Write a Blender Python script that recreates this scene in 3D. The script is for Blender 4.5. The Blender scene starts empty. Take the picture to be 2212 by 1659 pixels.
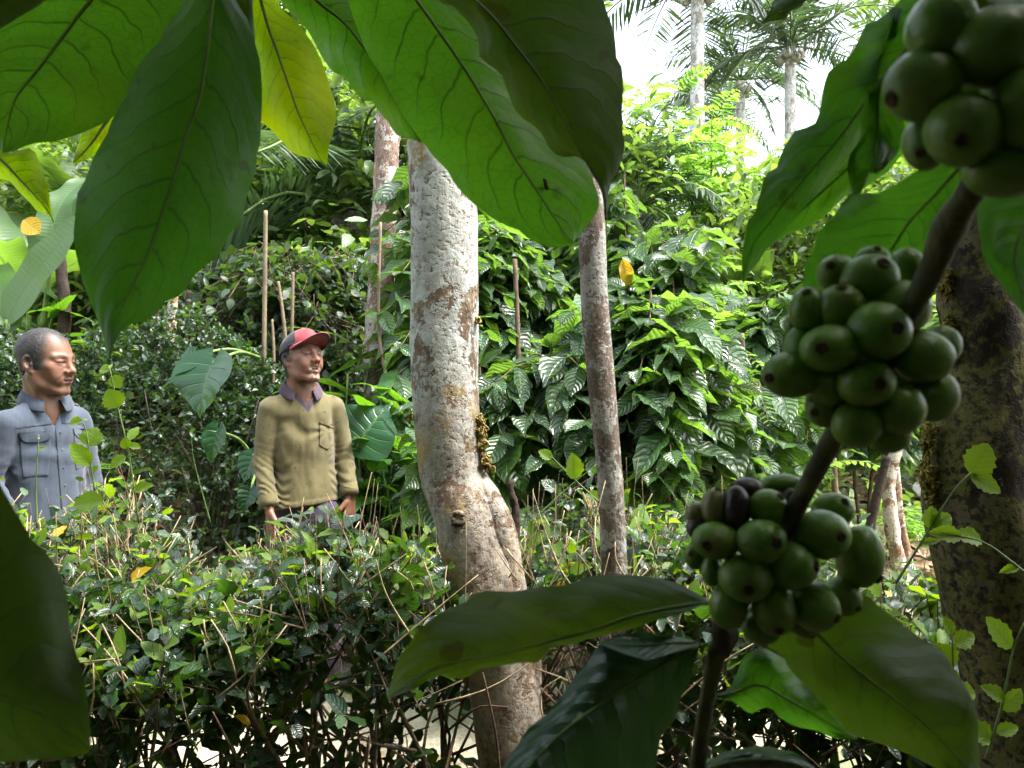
import bpy, math, random
import numpy as np
from mathutils import Vector, Matrix, noise as mnoise
from mathutils.bvhtree import BVHTree
rs = np.random.RandomState(7)
random.seed(7)
SC = bpy.context.scene
COL = SC.collection
FPX, CX, CY, EYE = 1700.0, 1106.0, 829.5, 1.40     # focal length in photo pixels (2212 wide), eye height

def at(px, py, D):
    """the place D metres ahead of the camera that the photo shows at (px, py)"""
    return np.array([(px - CX) / FPX * D, D, EYE + (CY - py) / FPX * D])

def ss(a, b, x):
    t = np.clip((x - a) / (b - a), 0, 1)
    return t * t * (3 - 2 * t)

# ------------------------------------------------------------------ numpy value noise
_H = np.random.RandomState(3).rand(4096).astype(np.float32)
def vnoise(P):
    P = np.asarray(P, dtype=np.float64)
    I = np.floor(P).astype(np.int64); Fr = P - I
    Fr = Fr * Fr * (3 - 2 * Fr)
    def h(dx, dy, dz):
        n = (I[..., 0] + dx) * 73856093 ^ (I[..., 1] + dy) * 19349663 ^ (I[..., 2] + dz) * 83492791
        n = (n ^ (n >> 13)) * 1274126177
        return _H[(n ^ (n >> 16)) & 4095]
    x, y, z = Fr[..., 0], Fr[..., 1], Fr[..., 2]
    a = h(0,0,0)*(1-x)+h(1,0,0)*x; b = h(0,1,0)*(1-x)+h(1,1,0)*x
    c = h(0,0,1)*(1-x)+h(1,0,1)*x; d = h(0,1,1)*(1-x)+h(1,1,1)*x
    return ((a*(1-y)+b*y)*(1-z) + (c*(1-y)+d*y)*z) * 2 - 1
def fbm(P, octv=4):
    P = np.asarray(P, dtype=np.float64); s = 0; a = 1.0
    for i in range(octv):
        s = s + a * vnoise(P * (2 ** i) + 17.3 * i); a *= 0.5
    return s

# ------------------------------------------------------------------ mesh building
def mesh(name, V, F, mat=None, uv=None, rnd=None, colr=None, smooth=True, mats=None, mi=None):
    """V (n,3); F a list of (m,k) int arrays"""
    V = np.asarray(V, dtype=np.float32)
    me = bpy.data.meshes.new(name)
    if isinstance(F, np.ndarray): F = [F]
    F = [np.asarray(f, dtype=np.int32) for f in F if len(f)]
    loops = np.concatenate([f.ravel() for f in F]); tot = np.concatenate([np.full(len(f), f.shape[1], np.int32) for f in F])
    st = np.concatenate([[0], np.cumsum(tot)[:-1]]).astype(np.int32)
    me.vertices.add(len(V)); me.vertices.foreach_set('co', V.ravel())
    me.loops.add(len(loops)); me.loops.foreach_set('vertex_index', loops)
    me.polygons.add(len(tot)); me.polygons.foreach_set('loop_start', st); me.polygons.foreach_set('loop_total', tot)
    me.polygons.foreach_set('use_smooth', np.full(len(tot), smooth))
    if mi is not None: me.polygons.foreach_set('material_index', np.asarray(mi, dtype=np.int32))
    me.update(calc_edges=True)
    if uv is not None:
        l = me.uv_layers.new(name='UVMap'); l.data.foreach_set('uv', np.asarray(uv, dtype=np.float32)[loops].ravel())
    if rnd is not None:
        a = me.attributes.new('rnd', 'FLOAT', 'POINT'); a.data.foreach_set('value', np.asarray(rnd, dtype=np.float32))
    if colr is not None:
        a = me.color_attributes.new('Col', 'FLOAT_COLOR', 'POINT')
        c = np.ones((len(V), 4), np.float32); c[:, :3] = colr; a.data.foreach_set('color', c.ravel())
    for m in (mats or ([mat] if mat else [])): me.materials.append(m)
    me.validate()
    return me

def obj(name, me, parent=None):
    o = bpy.data.objects.new(name, me); COL.objects.link(o)
    if parent is not None: o.parent = parent
    return o
def tag(o, label, cat, group=None, kind=None):
    if label: o['label'] = label
    if cat: o['category'] = cat
    if group: o['group'] = group
    if kind: o['kind'] = kind
    return o
def thing(name, label, cat, loc=(0, 0, 0), group=None, rz=0, sc=1):
    o = bpy.data.objects.new(name, None); COL.objects.link(o)
    o.location = loc; o.rotation_euler = (0, 0, rz); o.scale = (sc, sc, sc); o.empty_display_size = .05
    return tag(o, label, cat, group)
def dup(root, label, loc, rz=0, sc=1, group=None):
    r = root.copy(); COL.objects.link(r); r.location = loc; r.rotation_euler = (0, 0, rz); r.scale = (sc, sc, sc)
    r['label'] = label
    if group: r['group'] = group
    for ch in list(root.children):
        c = ch.copy(); COL.objects.link(c); c.parent = r
        for g in list(ch.children):
            d = g.copy(); COL.objects.link(d); d.parent = c
    return r

class Geo:
    """collects pieces that become one mesh"""
    def __init__(s): s.V = []; s.F = {}; s.uv = []; s.r = []; s.n = 0; s.M = {}
    def add(s, V, F, uv=None, r=0.5, m=0):
        V = np.asarray(V, dtype=np.float64)
        if isinstance(F, np.ndarray): F = [F]
        for f in F:
            f = np.asarray(f)
            s.F.setdefault(f.shape[1], []).append(f + s.n); s.M.setdefault(f.shape[1], []).append(np.full(len(f), m))
        s.V.append(V); s.n += len(V)
        s.uv.append(np.zeros((len(V), 2)) if uv is None else uv)
        s.r.append(np.full(len(V), r) if np.isscalar(r) else r)
    def mesh(s, name, mat=None, mats=None, smooth=True):
        ks = sorted(s.F)
        return mesh(name, np.concatenate(s.V), [np.concatenate(s.F[k]) for k in ks], mat, np.concatenate(s.uv), np.concatenate(s.r),
                    smooth=smooth, mats=mats, mi=np.concatenate([np.concatenate(s.M[k]) for k in ks]) if mats else None)

def smoothline(pts, n):
    """Catmull-Rom resample by arc length to n points"""
    P = np.asarray(pts, dtype=np.float64)
    if len(P) == 2: return P[0] + (P[1] - P[0]) * np.linspace(0, 1, n)[:, None]
    Q = np.vstack([2 * P[0] - P[1], P, 2 * P[-1] - P[-2]]); out = []
    for i in range(len(P) - 1):
        p0, p1, p2, p3 = Q[i:i + 4]; t = np.linspace(0, 1, 9)[:-1, None]
        out.append(.5 * (2*p1 + (p2-p0)*t + (2*p0-5*p1+4*p2-p3)*t*t + (3*p1-p0-3*p2+p3)*t**3))
    out = np.vstack(out + [P[-1:]])
    return lin(out, n)
def lin(P, n):
    P = np.asarray(P, dtype=np.float64)
    d = np.concatenate([[0], np.cumsum(np.linalg.norm(np.diff(P[:, :3], axis=0), axis=1))]); d = d / max(d[-1], 1e-9)
    t = np.linspace(0, 1, n)
    return np.stack([np.interp(t, d, P[:, k]) for k in range(P.shape[1])], 1)

def tube(P, R, seg=8, cap=True):
    """swept tube: V, [quads, tris], uv"""
    P = np.asarray(P, dtype=np.float64); n = len(P); R = np.broadcast_to(np.asarray(R, dtype=np.float64), (n,))
    T = np.gradient(P, axis=0); T /= np.linalg.norm(T, axis=1)[:, None] + 1e-12
    u = np.cross(T[0], [0.31, 0.95, 0.05]); u /= np.linalg.norm(u); U = []
    for i in range(n):
        u = u - T[i] * u.dot(T[i]); u /= np.linalg.norm(u) + 1e-12; U.append(u)
    U = np.array(U); W = np.cross(T, U)
    a = np.linspace(0, 2 * np.pi, seg, endpoint=False)
    V = P[:, None] + R[:, None, None] * (np.cos(a)[None, :, None] * U[:, None] + np.sin(a)[None, :, None] * W[:, None])
    i = np.arange(n - 1)[:, None] * seg; j = np.arange(seg)[None]; k = (j + 1) % seg
    Q = np.stack([i + j, i + k, i + seg + k, i + seg + j], -1).reshape(-1, 4)
    uv = np.stack(np.broadcast_arrays((a / 6.2832)[None], np.linspace(0, 1, n)[:, None]), -1).reshape(-1, 2)
    V = V.reshape(-1, 3); F = [Q]
    if cap:
        V = np.vstack([V, P[0], P[-1]]); uv = np.vstack([uv, [[.5, 0], [.5, 1]]]); j = np.arange(seg); k = (j + 1) % seg
        F.append(np.concatenate([np.stack([k, j, np.full(seg, n * seg)], 1), np.stack([(n-1)*seg + j, (n-1)*seg + k, np.full(seg, n*seg + 1)], 1)]))
    return V, F, uv

# ------------------------------------------------------------------ leaves
def leaf_t(kind, nl=6, nc=2):
    """unit-length leaf template along +Y, normal +Z.  returns V, quads, uv"""
    t = np.linspace(0, 1, nl + 1); s = np.linspace(-1, 1, 2 * nc + 1)
    if kind == 'coffee':  w = .23 * np.sin(np.pi * t ** .86) ** .8 * (1 - .55 * ss(.78, 1, t)); fold, droop, wave = .10, .22, .035
    elif kind == 'round': w = .36 * np.sin(np.pi * t ** .8) ** .6; fold, droop, wave = .08, .1, .03
    elif kind == 'hedge': w = .25 * np.sin(np.pi * t ** .8) ** .75 * (1 + .0 * t); fold, droop, wave = .12, .14, .02
    elif kind == 'lance': w = .075 * np.sin(np.pi * t ** .62) ** .7; fold, droop, wave = .02, .45, .02
    elif kind == 'needle': w = .09 * np.sin(np.pi * t ** .7) ** .6; fold, droop, wave = .02, .12, .0
    elif kind == 'banana': w = .16 * np.sin(np.pi * np.clip(t * .97 + .03, 0, 1) ** .7) ** .5; fold, droop, wave = .07, .42, .03
    elif kind == 'taro':
        w = .40 * (1 - ss(.25, 1, t) ** 1.15) * ss(-.05, .2, t); fold, droop, wave = .07, .18, .02
    w = np.maximum(w, .004)
    T, S = np.meshgrid(t, s, indexing='ij')
    X = S * w[:, None]; Y = T - droop * .25 * T ** 2; Z = fold * np.abs(S) * (w[:, None] / .25) - droop * T ** 2 + wave * np.sin(T * 16 + (S > 0) * 1.4) * S ** 2
    if kind == 'hedge' : X = X * (1 + .10 * ((np.arange(nl + 1) % 2) * 2 - 1)[:, None] * (np.abs(S) > .9))
    if kind == 'taro':  # back lobes swing behind the petiole
        Y = Y - .28 * (np.abs(S) ** 1.6) * (1 - ss(.0, .45, T))
    V = np.stack([X, Y, Z], -1).reshape(-1, 3); m = 2 * nc + 1
    i = np.arange(nl)[:, None] * m; j = np.arange(2 * nc)[None]
    Q = np.stack([i + j, i + j + 1, i + m + j + 1, i + m + j], -1).reshape(-1, 4)
    uv = np.stack([S * .5 + .5, T], -1).reshape(-1, 2)
    return V, Q, uv
TPL = {}
def tpl(kind, nl, nc):
    k = (kind, nl, nc)
    if k not in TPL: TPL[k] = leaf_t(*k)
    return TPL[k]

def nrm(a): return a / (np.linalg.norm(a, axis=-1, keepdims=True) + 1e-12)

def leaves(geo, kind, O, D, S, up=None, roll=.35, nl=6, nc=1, wid=1.0, r=None, m=0, rs_=None):
    """place leaves: origins O, axis directions D, lengths S"""
    R_ = rs_ or rs
    O = np.asarray(O, float); D = nrm(np.asarray(D, float)); n = len(O)
    if n == 0: return
    S = np.broadcast_to(np.asarray(S, float), (n,))
    up = np.broadcast_to(np.array([0, 0, 1.]) if up is None else np.asarray(up, float), (n, 3)) + R_.randn(n, 3) * roll
    X = nrm(np.cross(D, up)); Z = np.cross(X, D)
    V, Q, uv = tpl(kind, nl, nc)
    wv = (wid * (1 + .15 * R_.randn(n)))[:, None, None]
    Zs = (R_.uniform(.3, 1.5, n))[:, None, None]
    W = O[:, None] + S[:, None, None] * (V[None, :, :1] * wv * X[:, None] + V[None, :, 1:2] * D[:, None] + V[None, :, 2:] * Zs * Z[:, None])
    k = len(V)
    F = (Q[None] + (np.arange(n) * k)[:, None, None]).reshape(-1, 4)
    rr = R_.rand(n) if r is None else np.broadcast_to(r, (n,))
    geo.add(W.reshape(-1, 3), F, np.tile(uv, (n, 1)), np.repeat(rr, k), m)

# ------------------------------------------------------------------ node helpers
class NT:
    def __init__(s, mat): s.t = mat.node_tree; s.n = s.t.nodes; s.l = s.t.links
    def new(s, typ, ins=None, **kw):
        nd = s.n.new(typ)
        for k, v in kw.items(): setattr(nd, k, v)
        for k, v in (ins or {}).items(): s.set(nd, k, v)
        return nd
    def set(s, nd, k, v):
        sock = nd.inputs[k]
        if isinstance(v, bpy.types.NodeSocket): s.l.new(v, sock)
        elif isinstance(v, bpy.types.Node): s.l.new(v.outputs[0], sock)
        else:
            if hasattr(sock, 'default_value') and hasattr(sock.default_value, '__len__') and not isinstance(v, (tuple, list)): v = (v,) * len(sock.default_value)
            if hasattr(sock.default_value, '__len__') and len(sock.default_value) == 4 and len(v) == 3: v = (*v, 1)
            sock.default_value = v
    def math(s, op, a, b=0.0, c=None, clamp=False):
        nd = s.new('ShaderNodeMath', {0: a, 1: b}, operation=op, use_clamp=clamp)
        if c is not None: s.set(nd, 2, c)
        return nd.outputs[0]
    def ramp(s, x, a, b, lo=0.0, hi=1.0):
        return s.new('ShaderNodeMapRange', {'Value': x, 'From Min': a, 'From Max': b, 'To Min': lo, 'To Max': hi}, interpolation_type='SMOOTHSTEP').outputs[0]
    def mix(s, f, a, b, blend='MIX'):
        nd = s.n.new('ShaderNodeMix'); nd.data_type = 'RGBA'; nd.blend_type = blend
        s.set(nd, 0, f); s.set(nd, 6, a); s.set(nd, 7, b); return nd.outputs[2]
    def noise(s, vec, scale, detail=3, rough=.5, dist=0):
        return s.new('ShaderNodeTexNoise', {'Vector': vec, 'Scale': scale, 'Detail': detail, 'Roughness': rough, 'Distortion': dist})
def newmat(name):
    m = bpy.data.materials.new(name); m.use_nodes = True; t = NT(m); t.n.clear()
    t.out = t.new('ShaderNodeOutputMaterial'); return m, t

def leaf_mat(name, top, trans, rough=.38, spec=.5, tf=.42, nv=9, vein=.5, var=.35, alt=None, bump=.4, veincol=None, yellow=0.0, spots=0.0, lat=(.55, .35), coarse=False):
    """waxy leaf: glossy upper skin + light passing through; veins from the leaf's own UV"""
    m, t = newmat(name)
    uvn = t.new('ShaderNodeUVMap'); sep = t.new('ShaderNodeSeparateXYZ', {0: uvn.outputs[0]})
    s = t.math('SUBTRACT', t.math('MULTIPLY', sep.outputs[0], 2.0), 1.0); a = t.math('ABSOLUTE', s)
    side = t.math('GREATER_THAN', s, 0.0)
    at_ = t.new('ShaderNodeAttribute', attribute_name='rnd'); rnd = at_.outputs['Fac']
    # side veins leave the midrib and bend towards the tip
    bend = t.math('ADD', t.math('MULTIPLY', a, lat[0] / nv * 2.2), t.math('MULTIPLY', t.math('POWER', a, 2.4), lat[1] / nv * 2.6))
    ph = t.math('ADD', t.math('MULTIPLY', t.math('SUBTRACT', sep.outputs[1], bend), float(nv)), t.math('MULTIPLY', side, .43))
    if not coarse:
        wob = t.noise(uvn.outputs[0], 5.0, 2); ph = t.math('ADD', ph, t.math('MULTIPLY', t.math('SUBTRACT', wob.outputs[0], .5), .8))
    fr = t.math('ABSOLUTE', t.math('SUBTRACT', t.math('FRACT', ph), .5))
    wl = t.math('MULTIPLY_ADD', a, -.04, .085)
    latv = t.math('SUBTRACT', 1.0, t.ramp(fr, 0.0, wl if not coarse else .09))
    latv = t.math('MULTIPLY', latv, t.ramp(a, .98, .6, 0, 1))
    mid = t.math('SUBTRACT', 1.0, t.ramp(a, 0.0, .045 if not coarse else .09))
    v = t.math('MAXIMUM', t.math('MULTIPLY', latv, .85), mid)
    geo = t.new('ShaderNodeTexCoord')
    if not coarse:
        vo = t.new('ShaderNodeTexVoronoi', {'Vector': t.new('ShaderNodeMapping', {0: uvn.outputs[0], 'Scale': (9, 26, 1)}), 'Scale': 1.3, 'Randomness': .9}, feature='DISTANCE_TO_EDGE')
        ret = t.math('MULTIPLY', t.ramp(vo.outputs[0], .07, 0.0), .28)
        v2 = t.math('MAXIMUM', v, ret)
    else: v2 = v
    nz = t.noise(geo.outputs['Object'], 9 if not coarse else 2.0, 2)
    k = t.math('ADD', t.math('MULTIPLY', t.math('SUBTRACT', rnd, .5), 2 * var), t.math('MULTIPLY', t.math('SUBTRACT', nz.outputs[0], .5), var))
    f = t.math('ADD', k, 1.0)
    alt = alt or tuple(c * 1.0 for c in top)
    basec = t.mix(t.ramp(rnd, .35, 1.0), top, alt)
    basec = t.mix(1.0, basec, t.new('ShaderNodeCombineXYZ', {0: f, 1: f, 2: f}), 'MULTIPLY')
    transc = t.mix(1.0, trans, t.new('ShaderNodeCombineXYZ', {0: f, 1: f, 2: f}), 'MULTIPLY')
    if yellow:
        yf = t.math('GREATER_THAN', rnd, 1 - yellow)
        basec = t.mix(yf, basec, (.55, .34, .02)); transc = t.mix(yf, transc, (.6, .36, .02))
    vc = veincol or tuple(min(1, c * 1.9 + .02) for c in top)
    basec = t.mix(t.math('MULTIPLY', v, vein), basec, vc)
    transc = t.mix(t.math('MULTIPLY', v2, min(1, vein * 1.5)), transc, tuple(c * .17 for c in trans))
    if spots:
        sp = t.noise(geo.outputs['Object'], 55, 2); spf = t.math('MULTIPLY', t.ramp(sp.outputs[0], .66, .72), spots)
        basec = t.mix(spf, basec, (.03, .02, .01)); transc = t.mix(spf, transc, (.03, .02, .0))
        ye = t.noise(geo.outputs['Object'], 14, 3); yef = t.math('MULTIPLY', t.ramp(ye.outputs[0], .5, .75), .5)
        transc = t.mix(yef, transc, tuple(np.array(trans) * (1.7, 1.15, .8)))
    bh = t.math('SUBTRACT', t.math('MULTIPLY', t.math('SUBTRACT', t.math('MULTIPLY', fr, 1.6), v), 1.0), 0.0)
    bp = t.new('ShaderNodeBump', {'Height': bh, 'Strength': bump, 'Distance': .004})
    pb = t.new('ShaderNodeBsdfPrincipled', {'Base Color': basec, 'Roughness': rough, 'Specular IOR Level': spec, 'Normal': bp})
    tr = t.new('ShaderNodeBsdfTranslucent', {'Color': transc, 'Normal': bp})
    mx = t.new('ShaderNodeMixShader', {0: tf, 1: pb.outputs[0], 2: tr.outputs[0]})
    t.l.new(mx.outputs[0], t.out.inputs[0])
    return m

def plain_mat(name, col, rough=.7, spec=.3, var=.3, scale=20., bump=.3, bscale=None, col2=None, dist=.01, coords='Object', detail=4, sheen=0):
    m, t = newmat(name)
    tc = t.new('ShaderNodeTexCoord').outputs[coords]
    n1 = t.noise(tc, scale, detail, .6); n2 = t.noise(tc, bscale or scale * 3, 4, .6)
    c = t.mix(t.ramp(n1.outputs[0], .3, .7), tuple(x * (1 - var) for x in col), col2 or tuple(min(1, x * (1 + var)) for x in col))
    bp = t.new('ShaderNodeBump', {'Height': n2.outputs[0], 'Strength': bump, 'Distance': dist})
    pb = t.new('ShaderNodeBsdfPrincipled', {'Base Color': c, 'Roughness': rough, 'Specular IOR Level': spec, 'Normal': bp})
    if sheen: t.set(pb, 'Sheen Weight', sheen)
    t.l.new(pb.outputs[0], t.out.inputs[0]); m['tree'] = 1
    return m

# ------------------------------------------------------------------ camera, sky, sun
cam = bpy.data.cameras.new('camera'); cam.sensor_width = 36; cam.lens = 36 * FPX / 2212; cam.clip_start = .01; cam.clip_end = 600
cam.dof.use_dof = True; cam.dof.focus_distance = 1.6; cam.dof.aperture_fstop = 26
co = obj('camera', cam); co.location = (0, 0, EYE); co.rotation_euler = (math.radians(90), 0, 0); SC.camera = co

SUN_EL, SUN_AZ = math.radians(64), math.radians(98)      # azimuth measured from +Y (ahead) towards +X
w = bpy.data.worlds.new('World'); SC.world = w; w.use_nodes = True; wt = NT(w); wt.n.clear()
sky = wt.new('ShaderNodeTexSky', sky_type='NISHITA', sun_disc=False, sun_elevation=SUN_EL, sun_rotation=SUN_AZ, air_density=1.0, dust_density=4.0, ozone_density=1.0)
bw = wt.new('ShaderNodeRGBToBW', {0: sky.outputs[0]})
skc = wt.mix(.62, sky.outputs[0], bw.outputs[0])
bg = wt.new('ShaderNodeBackground', {0: skc, 1: .15}); wo = wt.new('ShaderNodeOutputWorld', {0: bg.outputs[0]})
sl = bpy.data.lights.new('sun', 'SUN'); sl.energy = 1.35; sl.angle = math.radians(22); sl.color = (1, .95, .86)
so = obj('sun', sl)
sd = Vector((math.sin(SUN_AZ) * math.cos(SUN_EL), math.cos(SUN_AZ) * math.cos(SUN_EL), math.sin(SUN_EL)))
so.rotation_euler = (-sd).to_track_quat('-Z', 'Y').to_euler(); so.location = sd * 30
SC.view_settings.view_transform = 'Standard'; SC.view_settings.look = 'None'; SC.view_settings.gamma = 1; SC.view_settings.exposure = 2.88
cy = SC.cycles
cy.use_denoising = True; cy.max_bounces = 5; cy.diffuse_bounces = 2; cy.glossy_bounces = 2; cy.transmission_bounces = 4; cy.transparent_max_bounces = 4
cy.sample_clamp_indirect = 6; cy.use_adaptive_sampling = True; cy.adaptive_threshold = .02; cy.caustics_reflective = False; cy.caustics_refractive = False
# ================================================================== foreground coffee branches
TOPG = (.030, .072, .012)
M_LEAF = leaf_mat('coffee_leaf_mature', (.026, .064, .014), (.075, .26, .010), rough=.50, spec=.28, tf=.58, nv=10, vein=.5, var=.22, spots=.5, bump=.16)
M_OLD = leaf_mat('coffee_leaf_thick', (.026, .050, .013), (.060, .120, .006), rough=.55, spec=.3, tf=.5, nv=9, vein=.45, var=.2, spots=.5, bump=.15)
M_OLD2 = leaf_mat('coffee_leaf_lower', (.032, .060, .012), (.070, .130, .005), rough=.55, spec=.3, tf=.55, nv=9, vein=.4, var=.25, spots=.6, bump=.12)
M_YOUNG = leaf_mat('coffee_leaf_young', (.050, .105, .010), (.52, .82, .004), rough=.5, spec=.28, tf=.76, nv=10, vein=.5, var=.15, spots=.3, bump=.12)
M_MID = leaf_mat('coffee_leaf_backlit', (.030, .078, .013), (.115, .35, .010), rough=.46, spec=.3, tf=.6, nv=9, vein=.6, var=.2, spots=.4, bump=.14)
M_DARK = leaf_mat('coffee_leaf_upper_face', (.012, .042, .022), (.03, .09, .01), rough=.40, tf=.3, nv=8, vein=.30, var=.2, spots=.5, bump=.3, veincol=(.05, .10, .06))
M_STEM = plain_mat('coffee_stem_green_brown', (.030, .036, .012), rough=.7, var=.5, scale=70, bump=.8, dist=.002, col2=(.085, .085, .032))
M_BERRY, tb = newmat('green_coffee_cherry')
def _berry():
    t = tb; tc = t.new('ShaderNodeTexCoord').outputs['Object']; rn = t.new('ShaderNodeAttribute', attribute_name='rnd').outputs['Fac']
    oi = t.new('ShaderNodeObjectInfo').outputs['Random']
    n1 = t.noise(tc, 160, 3); n2 = t.noise(tc, 900, 2)
    c = t.mix(t.ramp(n1.outputs[0], .35, .75), (.058, .160, .006), (.105, .205, .012))
    c = t.mix(t.ramp(n2.outputs[0], .62, .72, 0, .5), c, (.085, .12, .035))
    n3 = t.noise(tc, 48, 4, .6); c = t.mix(t.ramp(n3.outputs[0], .5, .72, 0, .6), c, (.11, .115, .03)); c = t.mix(t.math('MULTIPLY', oi, .55), c, (.070, .125, .012))
    c = t.mix(t.ramp(rn, .5, .9), c, (.05, .035, .018))
    pb = t.new('ShaderNodeBsdfPrincipled', {'Base Color': c, 'Roughness': t.ramp(n3.outputs[0], .3, .7, .34, .52), 'Specular IOR Level': .4, 'Normal': t.new('ShaderNodeBump', {'Height': t.math('ADD', n2.outputs[0], t.math('MULTIPLY', n1.outputs[0], 1.5)), 'Strength': .22, 'Distance': .001})})
    t.set(pb, 'Subsurface Weight', .12); t.set(pb, 'Subsurface Radius', (.003, .005, .001)); t.set(pb, 'Subsurface Scale', .6)
    t.l.new(pb.outputs[0], t.out.inputs[0])
_berry()
M_RIPE = plain_mat('dried_dark_cherry', (.020, .011, .014), rough=.4, spec=.4, var=.4, scale=150, bump=.6, dist=.001, bscale=300)
M_PALE = plain_mat('yellowing_cherry', (.13, .13, .035), rough=.4, spec=.4, var=.3, scale=90, bump=.2, dist=.001)
M_CALYX = plain_mat('cherry_calyx', (.050, .036, .016), rough=.8, spec=.2, var=.4, scale=300, bump=.4, dist=.001)

def big_leaf(parent, mid, le, ri, D0, D1, mat, cup=.02, wave=.005, nw=2.3, nl=30, nc=7, seed=0, bow=.0, tilt=0.0, r=.5, name='leaf'):
    """a coffee leaf: midrib and the two margins, at its own distance, cupped and rippled"""
    m = smoothline(mid, nl); a = lin(le, nl); b = lin(ri, nl); R_ = np.random.RandomState(seed)
    s = np.linspace(-1, 1, 2 * nc + 1); t = np.linspace(0, 1, nl)
    # fine scallops between the given margin points keep the margins from looking cut out
    jit = lambda: np.interp(np.arange(nl), np.arange(0, nl + 2, 2), R_.randn((nl + 3) // 2 + 0)[:len(np.arange(0, nl + 2, 2))]) * 1.3
    env = np.sin(np.pi * t) ** .5
    a = a + (nrm(a - m) * (jit() * env)[:, None]); b = b + (nrm(b - m) * (jit() * env)[:, None])
    T, S = np.meshgrid(t, s, indexing='ij'); A = np.abs(S)[..., None]
    P = np.where(S[..., None] < 0, m[:, None] * (1 - A) + a[:, None] * A, m[:, None] * (1 - A) + b[:, None] * A)
    ph = R_.rand() * 6
    D = D0 + (D1 - D0) * T + cup * S ** 2 * np.sin(np.pi * np.clip(T, .02, .98)) + wave * np.sin(T * nw * 6.28 + ph + (S > 0) * 1.7) * np.abs(S) ** 1.5 + bow * np.sin(np.pi * T) + tilt * S
    D = D + .006 * fbm(np.stack([T * 5 + seed * 3.1, S * 1.6 + seed, 0 * T], -1), 2) * np.sin(np.pi * np.clip(T, .03, .97)) * np.abs(S) ** .7
    # quilting between the side veins
    D = D - wave * .07 * np.cos((T - .10 * np.abs(S)) * 10 * 6.28) * np.sin(np.pi * np.clip(np.abs(S) * 1.0, 0, 1))
    W = np.stack([(P[..., 0] - CX) / FPX * D, D, EYE + (CY - P[..., 1]) / FPX * D], -1).reshape(-1, 3)
    k = 2 * nc + 1; i = np.arange(nl - 1)[:, None] * k; j = np.arange(2 * nc)[None]
    Q = np.stack([i + j, i + j + 1, i + k + j + 1, i + k + j], -1).reshape(-1, 4)
    uv = np.stack([S * .5 + .5, T], -1).reshape(-1, 2)
    o = obj(name, mesh('leaf', W, Q, mat, uv, np.full(len(W), r)), parent)
    md = np.array([at(p[0], p[1], D0 + (D1 - D0) * tt + bow * math.sin(math.pi * tt) - .0008) for p, tt in zip(m, t)])
    wpx = np.linspace(1, .15, nl) * .0010 * (D0 / .4)
    rib = obj('midrib', mesh('midrib', *_tubef(md, wpx), M_RIB), o)
    return o
def _tubef(P, R, seg=6):
    V, F, uv = tube(P, R, seg); return V, F
M_RIB = plain_mat('leaf_midrib', (.085, .125, .022), rough=.6, var=.2, scale=80, bump=.1, dist=.001)

# ---- the hanging leaves at the top left and centre: one leafy branch that passes above the frame
br_a = thing('coffee_branch', 'leafy coffee branch hanging over the two men with broad veined backlit leaves', 'branch', tuple(at(700, -160, .46)), 'coffee branches close to the camera')
def local(parent):   # keep children in world coordinates under an Empty
    return parent
def unplace(root):
    """children were built in world coordinates: move them into the root's frame"""
    off = Vector(root.location)
    for ch in root.children:
        ch.data.transform(Matrix.Translation(-off))
        for g in ch.children: g.data.transform(Matrix.Translation(-off))

big_leaf(br_a, [(270,-110),(235,-50),(197,0),(167,37),(123,97),(77,157),(37,207),(20,257),(6,325)],
    [(230,-130),(120,-110),(0,-40),(-55,60),(-85,150),(-60,230),(-25,290),(0,326),(6,330)],
    [(310,-100),(390,-70),(405,0),(388,50),(345,130),(290,215),(233,262),(180,287),(143,300),(110,306),(80,308),(50,317),(30,327),(6,330)], .50, .44, M_MID, cup=-.02, seed=1, r=.45)
big_leaf(br_a, [(470,-130),(466,-60),(460,0),(447,117),(430,217),(400,300),(377,383),(350,467),(320,550),(293,603),(267,663),(247,713),(236,775)],
    [(460,-130),(425,-60),(397,0),(380,40),(350,63),(352,77),(333,103),(307,123),(302,147),(280,173),(275,200),(263,223),(240,257),(237,277),(213,317),(198,347),(187,387),(167,423),(163,467),(158,500),(160,553),(170,560),(176,605),(194,650),(213,697),(225,730),(232,775)],
    [(480,-130),(490,-70),(507,0),(533,37),(547,73),(563,133),(567,200),(565,267),(563,317),(555,333),(555,383),(537,407),(530,450),(520,483),(493,507),(480,533),(460,563),(427,586),(413,613),(387,640),(353,653),(343,673),(320,693),(283,700),(260,717),(247,743),(238,775)], .40, .36, M_LEAF, cup=.025, seed=2, nl=36, r=.42)
big_leaf(br_a, [(500,-150),(505,-40),(500,80),(470,200),(430,330)], [(490,-150),(430,-40),(400,90),(395,200),(425,330)], [(510,-150),(545,-40),(550,90),(530,200),(435,332)], .45, .42, M_OLD, cup=.01, seed=31, nl=18, r=.5)  # extra leaf hidden behind the previous one, added to block its backlight
big_leaf(br_a, [(553,-50),(563,0),(580,60),(600,117),(623,183),(643,240),(667,293),(690,340),(704,358)],
    [(545,-50),(526,0),(530,50),(545,110),(552,200),(562,262),(587,283),(613,307),(630,330),(653,337),(680,343),(703,358)],
    [(562,-50),(593,0),(617,27),(647,50),(667,83),(687,117),(703,150),(713,183),(722,217),(727,260),(717,293),(710,320),(705,358)], .52, .46, M_YOUNG, cup=.015, seed=3, r=.5)
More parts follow.
